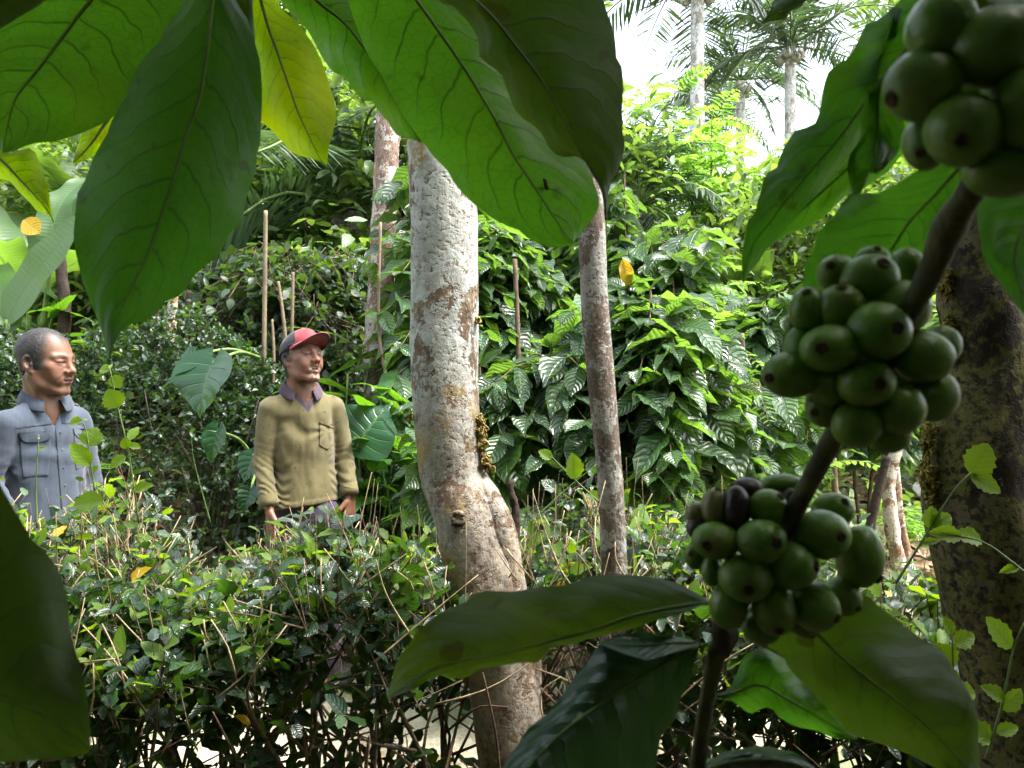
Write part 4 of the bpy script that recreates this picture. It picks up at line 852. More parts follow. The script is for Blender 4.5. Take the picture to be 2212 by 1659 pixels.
# ---- feathery compound-leaved saplings and shrubs
def frond(gl, gs, base, d, L, n, lk, ll, R_, wid=1.0, r0=.0028, sag=.25, nl=3):
    d = nrm(np.asarray(d, float)); P = smoothline([base, base + d * L * .5 + [0, 0, sag * .12 * L], base + d * L + [0, 0, -sag * L]], 9)
    V, F, uv = tube(P, np.linspace(r0, r0 * .35, 9), 4); gs.add(V, F, uv)
    tt = np.linspace(.16, .99, n); Q = lin(P, 100); bp = Q[(tt * 99).astype(int)]; T = nrm(np.gradient(Q, axis=0))[(tt * 99).astype(int)]
    sd = nrm(np.cross(T, np.array([0, 0, 1.]) + R_.randn(3) * .25)); prof = np.sin(np.pi * np.clip(tt * .92 + .06, 0, 1)) ** .6
    for sg in (1, -1): leaves(gl, lk, bp, T * .45 + sg * sd + R_.randn(n, 3) * .08 + [0, 0, -.12], ll * prof * R_.uniform(.85, 1.15, n), roll=.25, nl=nl, nc=1, wid=wid, rs_=R_)
def feathery(seed, h, nst, nfr, fl, nleaf, ll, lk='round', wid=.75, z0=.3, lean=.25):
    R_ = np.random.RandomState(seed); gl, gs = Geo(), Geo()
    for s in range(nst):
        a = R_.uniform(0, 6.28); t_ = np.array([math.cos(a), math.sin(a), 0]) * h * lean * R_.rand() + [0, 0, h * R_.uniform(.8, 1)]; b = R_.randn(3) * [.05, .05, 0]
        P = smoothline([b, (b + t_) / 2 + R_.randn(3) * .06 * h * .3, t_], 14); V, F, uv = tube(P, np.linspace(.006 * h + .004, .004, 14), 7); gs.add(V, F, uv)
        for k in range(nfr):
            f = z0 + (1 - z0) * (k + R_.rand()) / nfr; p = lin(P, 60)[int(min(f, .999) * 59)]; az = k * 2.4 + R_.rand(); el = R_.uniform(-.1, .8)
            frond(gl, gs, p, [math.cos(az) * math.cos(el), math.sin(az) * math.cos(el), math.sin(el)], fl * R_.uniform(.7, 1.15), nleaf, lk, ll, R_, wid)
    return gl, gs
GF = 'light green feathery saplings'
gl, gs = feathery(11, 1.55, 4, 13, .42, 13, .075, 'needle', 1.9, z0=.35)
fa = make('feathery_shrub', 'bright yellow-green feathery shrub left of the middle cherry cluster', 'shrub', GF, place(1640, 3.7), [('foliage', gl, M_BRIGHT), ('stems', gs, M_BSTEM)])
dup(fa, 'feathery shrub with fine leaflets behind the glossy coffee bush on the right', place(1520, 4.6), 1.8, 1.1, GF)
gl, gs = feathery(12, 3.3, 3, 19, .62, 12, .12, 'round', .55, z0=.3, lean=.2)
fb = make('feathery_tree', 'slender light green sapling standing against the white sky', 'tree', GF, place(1500, 7.4), [('crown', gl, M_BRIGHT), ('trunk', gs, M_BSTEM)])
dup(fb, 'airy light green sapling in front of the coconut palm', place(1620, 9.0), 2.0, .98, GF)
dup(fb, 'thin light green sapling right of the coconut palm trunk', place(1760, 8.6), 1.1, 1.06, GF)
dup(fb, 'light green sapling between the thin palm trunk and the coconut palm', place(1560, 11), .3, 1.35, GF)
dup(fb, 'feathery sapling reaching up in front of the distant low palm', place(1535, 8.0), 1.9, 1.12, GF)
dup(fb, 'feathery sapling right in front of the coconut palm trunk', place(1690, 7.8), 2.5, 1.02, GF)
dup(fb, 'tall light green sapling left of the thin pale palm trunk', place(1425, 11.5), 2.6, 1.5, GF)
dup(fb, 'bright sapling rising beside the ringed palm trunk', place(700, 7.2), 1.2, .95, GF)
dup(fb, 'bright sapling between hanging leaf tips, upper left', place(610, 8.4), 2.9, 1.02, GF)
dup(fb, 'feathery sapling seen under the big hanging leaf at left', place(150, 7.4), .3, .8, GF)
dup(fb, 'bright sapling behind the slim grey trunk, below the big leaf tip', place(1250, 8.2), 1.0, .8, GF)

# ---- creeper-smothered mound left of centre
vm = thing('creeper_mound', 'tall mound smothered in small round creeper leaves between stakes and lichen trunk', 'creeper', place(640, 5.5))
gl, gs = Geo(), Geo(); c0 = np.array(place(640, 5.5))
for k in range(950):
    a = rs.uniform(0, 6.28); h_ = rs.rand() ** .8; rad = (.62 - .30 * h_) * (1 + .2 * math.sin(a * 3 + h_ * 7)); p = c0 + [math.cos(a) * rad, math.sin(a) * rad * .6 - .1, h_ * 1.75]
    n = rs.randint(5, 10); dr = np.array([rs.randn() * .25, rs.randn() * .2, -.28]); P = smoothline([p, p + dr * .5 + rs.randn(3) * .05, p + dr], 5); V, F, uv = tube(P, .0022, 4); gs.add(V, F, uv)
    tt = rs.rand(n)[:, None]; out = np.array([math.cos(a), math.sin(a), .3])
    leaves(gl, 'round', p + dr * tt + rs.randn(n, 3) * .04, out * .7 + rs.randn(n, 3) * .6 + [0, 0, -.3], rs.uniform(.05, .085, n), roll=.4, nl=4, nc=1, wid=.95)
obj('foliage', gl.mesh('creeper_foliage', M_VINE), vm); obj('stems', gs.mesh('creeper_stem', M_BSTEM), vm); unplace(vm)

# ---- stakes, stumps, fallen wood
def pole(name, label, cat, pts, rad, mat, group=None, seg=9, amp=.05):
    P = smoothline([at(*p) for p in pts], 26); V, F, uv = tube(P, np.linspace(rad, rad * .85, 26), seg)
    c = np.vstack([np.repeat(P, seg, 0), P[:1], P[-1:]]); V = c + (V - c) * (1 + amp * fbm(V * 12, 3))[:, None]
    g = Geo(); base = V.mean(0); base[2] = V[:, 2].min(); g.add(V - base, F, uv); o = obj(name, g.mesh(name, mat)); o.location = base
    return tag(o, label, cat, group)
GP = 'pale stakes behind the men'
pole('stake', 'longest pale stake, rising straight left of the laughing man', 'stake', [(570, 790, 4.35), (572, 640, 4.35), (574, 455, 4.35)], .013, M_POLE, GP)
pole('stake', 'short pale stake tilted left, right above the red cap', 'stake', [(618, 740, 4.4), (609, 660, 4.4), (601, 608, 4.4)], .010, M_POLE, GP)
pole('stake', 'pale upright stake right of the tilted one above the cap', 'stake', [(630, 740, 4.45), (632, 660, 4.45), (633, 588, 4.45)], .010, M_POLE, GP)
pole('stake', 'thin brown stake behind the cap wearer\'s nape', 'stake', [(590, 830, 4.3), (592, 770, 4.3), (588, 690, 4.3)], .008, M_POLE, GP)
pole('stake', 'thin tan rod standing in front of the ringed palm trunk', 'stake', [(880, 960, 4.2), (838, 830, 4.2), (818, 700, 4.2), (822, 480, 4.2)], .009, M_POLE, GP)
pole('stump', 'charred dark stump under the tip of the hanging leaf', 'stump', [(340, 770, 5.0), (338, 720, 5.0), (341, 670, 5.0)], .032, M_DEADW, 'dead stumps on the bank', 12, .12)
pole('stump', 'brown split stump right of the small pale trunk', 'stump', [(400, 720, 5.1), (404, 680, 5.1), (409, 630, 5.1)], .022, M_DEADW, 'dead stumps on the bank', 12, .14)
pole('stump', 'small pale grey trunk between the two dark stumps', 'stump', [(366, 740, 5.05), (371, 690, 5.05), (374, 640, 5.05)], .034, M_BARK4, 'dead stumps on the bank', 12, .1)
pole('trunk_post', 'brown weathered trunk in the undergrowth at upper left', 'tree trunk', [(135, 760, 5.6), (140, 660, 5.6), (128, 560, 5.6), (124, 540, 5.6)], .045, M_DEADW, None, 12, .12)
pole('stick', 'dark leaning stick beside the pale dead trunk', 'stick', [(1872, 1180, 3.3), (1888, 1100, 3.3), (1905, 1030, 3.3), (1916, 985, 3.3)], .020, M_DEADW, None, 10, .1)
dt = thing('dead_trunk', 'pale peeling dead trunk with a twin limb, right of the lower cherries', 'tree trunk', tuple(at(1945, 1330, 3.4)))
for pts, r0 in (([(1950, 1335, 3.4), (1945, 1240, 3.4), (1928, 1150, 3.4), (1920, 1060, 3.4), (1932, 985, 3.4), (1945, 950, 3.4)], .030), ([(1962, 1330, 3.42), (1964, 1230, 3.42), (1950, 1150, 3.42), (1940, 1080, 3.42), (1936, 1010, 3.42)], .019)):
    P = smoothline([at(*p) for p in pts], 30); V, F, uv = tube(P, np.linspace(r0 * 1.2, r0 * .8, 30), 16); c = np.vstack([np.repeat(P, 16, 0), P[:1], P[-1:]]); V = c + (V - c) * (1 + .16 * fbm(V * 22, 3))[:, None]
    g = Geo(); g.add(V, F, uv); obj('limb', g.mesh('dead_limb', M_BARK4), dt)
unplace(dt)
# thin bare stems of the grove
for k, (pts, r_, lb) in enumerate([([(1110, 1130, 4.6), (1108, 980, 4.6), (1120, 800, 4.6), (1112, 560, 4.6)], .016, 'thin reddish rod stem behind the coffee bush by the lichen trunk'), ([(1230, 1130, 4.0), (1222, 960, 4.0), (1212, 780, 4.0)], .013, 'bare brown stem in the shade between the two pale trunks'),
        ([(1590, 1180, 4.2), (1586, 1030, 4.2), (1570, 900, 4.2), (1566, 840, 4.2)], .022, 'leaning brown stem under the feathery shrub'), ([(1612, 1170, 4.25), (1612, 1000, 4.25), (1606, 860, 4.25), (1600, 720, 4.25)], .022, 'dark upright stem beneath the feathery shrub'),
        ([(1655, 1180, 4.3), (1648, 1050, 4.3), (1640, 930, 4.3)], .014, 'thin pale-brown stem right of the stems under the feathery shrub'), ([(1810, 1200, 4.0), (1805, 1080, 4.0), (1800, 990, 4.0)], .018, 'grey stem seen left of the dark leaning stick')]):
    pole('bare_stem', lb, 'stem', pts, r_, M_BSTEM, 'bare stems in the grove', 8, .08)

# ---- palms
def palm_trunk(P, R, ringed):
    n = 160; Q = smoothline(P, n); rr = np.interp(np.linspace(0, 1, n), np.linspace(0, 1, len(R)), R); k = np.arange(n)
    if ringed: rr = rr * (1 + .06 * (np.abs((k % 9) - 4.5) < 1.2) - .03 * ((k % 9) == 0))
    V, F, uv = tube(Q, rr, 20); c = np.vstack([np.repeat(Q, 20, 0), Q[:1], Q[-1:]]); return c + (V - c) * (1 + .05 * fbm(V * 14, 3))[:, None], F, uv
M_RING = bark_mat('ringed_palm_bark', (.24, .17, .13), (.13, .085, .06), (.36, .33, .28), .25, scale=1.2)
M_PTRUNK = bark_mat('pale_palm_bark', (.52, .49, .44), (.32, .28, .24), (.65, .65, .62), .4, scale=.5)
rp = thing('palm_tree', 'ringed brown palm trunk behind climbing leaves, left of the lichen trunk', 'palm', place(825, 4.9), 'palms behind the grove')
b = np.array(place(818, 4.9)); V, F, uv = palm_trunk([b, at(815, 800, 4.9), at(822, 620, 4.9), at(832, 420, 4.9), at(838, 270, 4.9), at(845, 40, 4.9), at(850, -500, 4.9)], [.10, .085, .08, .076, .072, .07, .068], True)
g = Geo(); g.add(V, F, uv); obj('trunk', g.mesh('ringed_trunk', M_RING), rp); unplace(rp)
def palm(seed, h, r, nfr, fl, lean=(0, 0), nlf=44):
    R_ = np.random.RandomState(seed); gl, gt, gs = Geo(), Geo(), Geo(); top = np.array([lean[0], lean[1], h])
    V, F, uv = palm_trunk([(0, 0, 0), (lean[0] * .3, lean[1] * .3, h * .5), top], [r * 1.3, r, r * .85], False); gt.add(V, F, uv)
    for k in range(nfr):
        az = k * 2.4 + R_.rand() * .4; el = 1.25 - 1.75 * (k / nfr) + R_.randn() * .1; L = fl * R_.uniform(.8, 1.1)
        frond(gl, gs, top + [0, 0, .05], [math.cos(az) * math.cos(el), math.sin(az) * math.cos(el), math.sin(el)], L, nlf, 'needle', fl * .26, R_, .34, .022, .30)
    for k in range(7):
        a = k * .9; p = top + [math.cos(a) * r * 1.6, math.sin(a) * r * 1.6, -.15 - .1 * (k % 2)]; V, F, uv = tube(np.array([p + [0, 0, .1], p, p - [0, 0, .1]]), [.04, .10, .05], 9); gt.add(V, F, uv)
    return gl, gt, gs
GPp = 'palms behind the grove'
gl, gt, gs = palm(31, 6.1, .12, 19, 2.5)
pm = make('palm_tree', 'coconut palm with pale trunk and arching fronds against the white sky', 'palm', GPp, place(1707, 15.5), [('fronds', gl, M_PALMF), ('trunk', gt, M_PTRUNK), ('frond_ribs', gs, M_GSTEM)], .4)
pm.scale = (1, 1, .98)
dup(pm, 'thin pale palm trunk left of the coconut palm, its fronds above the frame', place(1506, 14.5), 1.9, 1.14, GPp)
dup(pm, 'coconut palm farther off, between the two pale palm trunks', place(1600, 19), 2.4, 1.0, GPp)
dup(pm, 'distant low coconut palm under the sky gap', place(1540, 24), .3, .98, GPp)
gl, gt, gs = palm(33, .1, .08, 17, 2.1, nlf=60)
sp_ = make('palm_tree', 'short dark palm with upright fronds beside the big overhanging leaf tip', 'palm', GPp, place(1395, 8.3), [('fronds', gl, M_PALMF), ('trunk', gt, M_BARK2), ('frond_ribs', gs, M_GSTEM)], .2)
sp_.location = tuple(at(1380, 470, 7.4)); sp_.scale = (.55, .55, .72)
dup(sp_, 'low palm with drooping fronds behind the creeper mound', tuple(at(760, 480, 7.0)), 1.6, .9, GPp)
dup(sp_, 'low dark palm under the coconut palm crown', place(1480, 12.), 2.6, 1.3, GPp).location.z += 1.2

# ---- leafy trees of the forest edge
def forest_tree(seed, h, cr, n, ll=(.10, .18), lk='round', z0=.15):
    R_ = np.random.RandomState(seed); gl, gs = Geo(), Geo(); P = smoothline([(0, 0, 0), (R_.randn() * .15, R_.randn() * .15, h * .5), (R_.randn() * .3, R_.randn() * .3, h * .92)], 14)
    V, F, uv = tube(P, np.linspace(.05 + .012 * h, .02, 14), 9); gs.add(V, F, uv); cl = []
    for k in range(int(16 + h * 3)):
        f = z0 + (1 - z0) * R_.rand() ** .8; p = lin(P, 60)[int(min(f, .99) * 59)]; az = R_.uniform(0, 6.28); L = cr * (1 - .5 * abs(f - .55)) * R_.uniform(.4, 1.1); e = p + [math.cos(az) * L, math.sin(az) * L, R_.uniform(-.1, .5) * L]
        B = smoothline([p, (p + e) / 2 + R_.randn(3) * .06 * L, e], 7); V, F, uv = tube(B, np.linspace(.018, .005, 7), 5); gs.add(V, F, uv); cl += [B[3], B[5], e]
    cl = np.array(cl); idx = R_.randint(0, len(cl), n); sp = cr * .17
    O = cl[idx] + R_.randn(n, 3) * [sp, sp, sp * .7]
    D = R_.randn(n, 3) * [1, 1, .45] + [0, 0, -.25]
    leaves(gl, lk, O, D, R_.uniform(*ll, n), roll=.35, nl=4, nc=1, wid=.85, rs_=R_)
    return gl, gs
GT = 'leafy trees at the forest edge'
gl, gs = forest_tree(41, 4.2, 1.5, 5200); ta = make('broadleaf_tree', 'dense leafy tree filling the view behind the creeper mound', 'tree', GT, place(560, 9.5), [('crown', gl, M_FOREST), ('trunk', gs, M_BSTEM)])
gl, gs = forest_tree(42, 3.0, 1.25, 4200, (.11, .19), 'coffee', .08); tb_ = make('broadleaf_tree', 'bushy tree right behind the grove, between lichen trunk and slim trunk', 'tree', GT, place(1130, 7.4), [('crown', gl, M_FOREST), ('trunk', gs, M_BSTEM)])
for (src, px, D, rz, sc, lb) in [(ta, 300, 10.5, 1.2, 1.1, 'leafy tree behind the dark hanging leaf at upper left'), (ta, 60, 9.2, 2.3, 1.0, 'leafy tree at the left edge behind the banana plant'), (ta, 860, 11.5, .5, 1.15, 'leafy tree in the distance behind the ringed palm trunk'),
        (ta, 1080, 13, 2.9, 1.1, 'leafy tree far behind the top of the lichen trunk'), (ta, 1300, 14, .9, .95, 'leafy tree far behind the slim trunk at the edge of the sky gap'), (tb_, 900, 6.9, 1.1, 1.05, 'bushy tree behind the tall coffee bush by the lichen trunk'),
        (tb_, 1310, 7.6, 2.0, .9, 'bushy tree behind the slim trunk'), (tb_, 1480, 8.6, .4, .82, 'bushy tree below the sky gap'), (tb_, 1720, 7.0, 2.7, .85, 'bushy tree behind the long lobed hanging leaf'),
        (tb_, 1900, 7.4, 1.6, 1.0, 'bushy tree behind the middle cherries'), (tb_, 2120, 8.6, .1, 1.2, 'bushy tree in shade behind the mossy trunk'), (ta, 1950, 12, 1.9, 1.0, 'leafy tree hidden behind the right-hand hanging leaves'), (ta, 2250, 11, 2.6, 1.0, 'leafy tree behind the top right cherries'),
        (tb_, 420, 7.4, 2.2, .95, 'bushy tree behind the dark stumps'), (tb_, 180, 7.8, .6, .95, 'bushy tree above the grey-haired man'), (tb_, 620, 7.6, 1.5, 1.0, 'bushy tree behind the stakes'), (tb_, -120, 7.2, 3.0, 1.0, 'bushy tree just outside the left frame edge')]:
    dup(src, lb, place(px, D), rz, sc, GT)
gl, gs = forest_tree(44, 9.5, 2.6, 7500, (.18, .3)); tall = make('broadleaf_tree', 'tall tree at the forest edge behind the big centre leaf', 'tree', GT, place(1050, 22), [('crown', gl, M_FOREST), ('trunk', gs, M_BSTEM)])
dup(tall, 'tall tree at the forest edge behind the yellow leaf', place(800, 20), 1.4, 1.0, GT)
dup(tall, 'tall tree at the forest edge behind the upper left leaves', place(430, 19), .6, 1.0, GT)
dup(tall, 'tall tree at the far left forest edge', place(60, 17), 2.0, 1.0, GT)
dup(tall, 'tall tree at the forest edge behind the upper cherries', place(2150, 20), 2.9, 1.0, GT)

# ---- unseen canopy, coffee bushes and trees added round the camera for shade
gl, gs = Geo(), Geo(); R_ = np.random.RandomState(55); c0 = np.array([.5, -.75, 2.75])
hub = np.array([at(2187, -700, 1.4)])[0]
for k in range(74):
    e = c0 + R_.uniform(-1, 1, 3) * [2.3, 1.45, .45]; B = smoothline([hub + [0, 0, -.3 * R_.rand()], (hub + e) / 2 + [0, 0, .35], e], 8); V, F, uv = tube(B, np.linspace(.03, .006, 8), 6); gs.add(V, F, uv)
    n = 70; O = e + R_.randn(n, 3) * [.34, .34, .2]; leaves(gl, 'coffee', O, R_.randn(n, 3) * [1, 1, .4] + [0, 0, -.3], R_.uniform(.13, .22, n), roll=.3, nl=4, nc=1, wid=1.25, rs_=R_)
gl.V = [v - np.array(tr3.location) for v in gl.V]; gs.V = [v - np.array(tr3.location) for v in gs.V]
obj('crown', gl.mesh('added_shade_crown', M_FOREST), tr3); obj('limbs', gs.mesh('added_crown_limbs', M_BARK3), tr3)  # out-of-view crown, placed and thickened to darken the foreground leaves and cherries
for x, y, rz, sc, lb in ((-1.75, .05, .9, 1.15, 'added shading coffee bush beside the photographer, outside the left frame edge'), (.75, -1.2, .8, 1.35, 'added unseen coffee bush close behind the photographer, right of the middle one'), (-1.0, -1.0, .3, 1.25, 'coffee bush behind the photographer on the left side, added out of view for shade'), (.15, -1.5, 1.4, 1.3, 'added unseen coffee bush directly behind the photographer'), (1.2, -.9, 2.2, 1.25, 'coffee bush behind the photographer on the right side, added out of view for shade')):
    dup(cb_used[1], lb, (x, y, 0), rz, sc, GC)  # unseen bushes added to darken the camera-facing side of the cherries

for x, y, rz, sc, lb in ((0, -2.9, .3, 1.5, 'added unseen bushy tree farthest behind the photographer'), (-2.2, -2.2, 1.2, 1.5, 'bushy tree behind the photographer on the left, added out of view for shade'), (2.3, -2.1, 2.2, 1.5, 'bushy tree behind the photographer on the right, added out of view for shade'), (-3.2, -.4, 2.2, 1.4, 'added unseen bushy tree left of the photographer'), (3.0, -.2, .7, 1.4, 'added unseen bushy tree right of the photographer')):
    dup(tb_, lb, (x, y, 0), rz, sc, GT)  # unseen trees added to block light from behind and beside the camera

# ---- ferns, low plants and dry leaves on the bank
gl, gs = Geo(), Geo(); R_ = np.random.RandomState(61)
for k in range(12):
    az = k * 2.4; el = R_.uniform(.5, 1.1); frond(gl, gs, np.zeros(3), [math.cos(az) * math.cos(el), math.sin(az) * math.cos(el), math.sin(el)], R_.uniform(.3, .45), 20, 'needle', .085, R_, 1.25, .002, .35)
GFn = 'ferns on the bank'
fn = make('fern', 'bright fern left of the lowest cherries', 'fern', GFn, place(1510, 3.75), [('fronds', gl, M_BRIGHT), ('frond_ribs', gs, M_GSTEM)])
fn.location = tuple(at(1520, 1110, 3.6))
for px, py, D, rz, sc, lb in ((1440, 1075, 3.9, 1, .9, 'fern beside the slim grey trunk'), (1590, 1090, 3.9, 2, .8, 'small fern under the leaning brown stem'), (1260, 1010, 5.0, .5, 1.2, 'pale fern in the litter between the two trunks'), (1840, 1090, 4.2, 2.4, 1.0, 'fern right of the branch below the middle cherries'), (1990, 1180, 4.0, .2, .9, 'fern between the dead trunk and mossy trunk'), (200, 640, 5.6, 1.4, 1.3, 'fern above the grey-haired man')):
    p = at(px, py, D); d = dup(fn, lb, tuple(p), rz, sc, GFn); d.location.z = min(p[2], float(gz(p[0], p[1])) + .03) if D > 4 else p[2]
def cover(name, mat, n, fn_, lk, ll, nl, label=None, wid=1.0):
    g = Geo(); O, D, S = fn_(n); leaves(g, lk, O, D, S * np.ones(len(O)), roll=.5, nl=nl, nc=1, wid=wid)
    o = obj(name, g.mesh(name, mat)); o['kind'] = 'stuff'; o['label'] = label; o['category'] = name.replace('_', ' '); return o
def f_litter(n):
    x = rs.uniform(-4, 5, n); y = rs.uniform(3.9, 9.5, n); O = np.stack([x, y, gz(x, y) + .012 + rs.rand(n) * .02], 1); return O, rs.randn(n, 3) * [1, 1, .25], rs.uniform(.07, .2, n)
lt = cover('leaf_litter', M_DRY, 5200, f_litter, 'coffee', 1, 4, 'brown dry leaves littering the bank under the bushes')
def f_under(n):
    m = n // 9; cx_ = rs.uniform(-5, 6, m); cyy = rs.uniform(3.9, 11, m); x = np.repeat(cx_, 9) + rs.randn(m * 9) * .1; y = np.repeat(cyy, 9) + rs.randn(m * 9) * .1
    O = np.stack([x, y, gz(x, y) + rs.uniform(.03, .32, m * 9)], 1); return O, rs.randn(m * 9, 3) * [1, 1, .5] + [0, 0, .3], rs.uniform(.05, .15, m * 9)
cover('undergrowth', M_FOREST, 10000, f_under, 'round', 1, 4, 'low leafy undergrowth covering the bank', .8)
def f_far(n):
    x = rs.uniform(-26, 26, n); y = rs.uniform(13, 30, n); keep = np.ones(n, bool); z = gz(x, y) + rs.uniform(0, 1, n) * (2.2 - .0 * x)
    return np.stack([x, y, z], 1), rs.randn(n, 3) * [1, 1, .5], rs.uniform(.2, .42, n)
cover('far_thicket', M_FOREST, 15000, f_far, 'round', 1, 3, 'far-off wall of shrubs beyond the trees', .8)
# ================================================================== the two men: bodies and clothes grown from distance fields
def smin(a, b, k):
    h = np.maximum(k - np.abs(a - b), 0) / k; return np.minimum(a, b) - h * h * k * .25
def smax(a, b, k): return -smin(-a, -b, k)
def ell(P, c, r, M=None):
    q = P - np.asarray(c)
    if M is not None: q = q @ M
    q = q / np.asarray(r); k0 = np.linalg.norm(q, axis=-1); k1 = np.linalg.norm(q / np.asarray(r), axis=-1)
    return k0 * (k0 - 1) / (k1 + 1e-9)
def cap(P, a, b, ra, rb=None):
    a = np.asarray(a, float); b = np.asarray(b, float); rb = ra if rb is None else rb
    ab = b - a; t = np.clip(((P - a) @ ab) / (ab @ ab), 0, 1)
    return np.linalg.norm(P - a - t[..., None] * ab, axis=-1) - (ra + (rb - ra) * t)
def rot(ax, deg):
    return np.array(Matrix.Rotation(math.radians(deg), 3, ax))

class Field:
    def __init__(s, lo, hi, h, zfine=None):
        s.x = np.arange(lo[0], hi[0], h); s.y = np.arange(lo[1], hi[1], h)
        s.z = np.arange(lo[2], hi[2], h) if zfine is None else np.unique(np.concatenate([np.arange(lo[2], zfine[0], h * 2), np.arange(zfine[0], hi[2], h)]))
        s.f = np.full((len(s.x), len(s.y), len(s.z)), 1.0, np.float32); s.h = h
    def sub(s, lo, hi, m):
        i0, i1 = np.searchsorted(s.x, [lo[0] - m, hi[0] + m]); j0, j1 = np.searchsorted(s.y, [lo[1] - m, hi[1] + m]); k0, k1 = np.searchsorted(s.z, [lo[2] - m, hi[2] + m])
        sl_ = (slice(i0, i1), slice(j0, j1), slice(k0, k1))
        P = np.stack(np.meshgrid(s.x[i0:i1], s.y[j0:j1], s.z[k0:k1], indexing='ij'), -1); return sl_, P
    def add(s, lo, hi, fn, k=.02, op='+'):
        sl_, P = s.sub(lo, hi, k + s.h * 3)
        if P.size == 0: return
        d = fn(P); s.f[sl_] = smin(s.f[sl_], d, k) if op == '+' else smax(s.f[sl_], -d, k)
    def cap(s, a, b, ra, rb=None, k=.02, op='+'):
        a = np.array(a, float); b = np.array(b, float); r = max(ra, rb or ra)
        s.add(np.minimum(a, b) - r, np.maximum(a, b) + r, lambda P: cap(P, a, b, ra, rb), k, op)
    def ell(s, c, r, k=.02, M=None, op='+'):
        c = np.array(c, float); R = max(r); s.add(c - R, c + R, lambda P: ell(P, c, r, M), k, op)
    def mesh(s):
        f = s.f; nx, ny, nz = f.shape; ax = [s.x, s.y, s.z]; ins = f < 0
        cid, pos, quads = [], [], []
        lin_ = lambda i, j, k: (i * ny + j) * nz + k
        for d in range(3):
            A = [slice(None)] * 3; B = [slice(None)] * 3; A[d] = slice(0, -1); B[d] = slice(1, None)
            ia, ib = ins[tuple(A)], ins[tuple(B)]; I = np.argwhere(ia != ib)
            o1, o2 = [(1, 2), (2, 0), (0, 1)][d]
            I = I[(I[:, o1] > 0) & (I[:, o2] > 0) & (I[:, o1] < f.shape[o1] - 1) & (I[:, o2] < f.shape[o2] - 1)]
            J = I.copy(); J[:, d] += 1
            fa = f[tuple(I.T)]; fb = f[tuple(J.T)]; t = fa / (fa - fb)
            p = np.stack([ax[q][I[:, q]] for q in range(3)], 1); p[:, d] = p[:, d] + t * (ax[d][J[:, d]] - ax[d][I[:, d]])
            c4 = []
            for a, b in ((0, 0), (1, 0), (1, 1), (0, 1)):
                Kk = I.copy(); Kk[:, o1] -= a; Kk[:, o2] -= b; c_ = lin_(*Kk.T); c4.append(c_); cid.append(c_); pos.append(p)
            q = np.stack(c4, 1); flip = fa > 0; q[flip] = q[flip][:, ::-1]; quads.append(q)
        cid = np.concatenate(cid); pos = np.concatenate(pos); u, inv = np.unique(cid, return_inverse=True); n = np.bincount(inv)
        V = np.stack([np.bincount(inv, pos[:, q]) / n for q in range(3)], 1); Q = np.searchsorted(u, np.concatenate(quads))
        return V, Q[:, ::-1]

def relax(V, Q, it=1, lam=.5):
    """light Laplacian smoothing"""
    e = np.concatenate([Q[:, [0, 1]], Q[:, [1, 2]], Q[:, [2, 3]], Q[:, [3, 0]]]); e = np.concatenate([e, e[:, ::-1]])
    n = np.bincount(e[:, 0], minlength=len(V)).clip(1)
    for _ in range(it):
        m = np.stack([np.bincount(e[:, 0], V[e[:, 1], q], len(V)) for q in range(3)], 1) / n[:, None]; V = V + lam * (m - V)
    return V

class Head:
    def __init__(s, c, yaw, pitch, rollv=0, sc=1.0):
        a, p = math.radians(yaw), math.radians(pitch)
        f = np.array([math.sin(a), -math.cos(a), 0]); r = np.array([math.cos(a), math.sin(a), 0]); u = np.array([0, 0, 1.])
        f2 = f * math.cos(p) + u * math.sin(p); u2 = u * math.cos(p) - f * math.sin(p)
        q = math.radians(rollv); r3 = r * math.cos(q) + u2 * math.sin(q); u3 = u2 * math.cos(q) - r * math.sin(q)
        s.R = np.stack([r3, f2, u3], 1); s.c = np.asarray(c, float); s.s = sc          # world = c + R @ (r, f, u) * s
    def w(s, p): return s.c + (np.asarray(p, float) * s.s) @ s.R.T
    def l(s, P): return ((P - s.c) @ s.R) / s.s

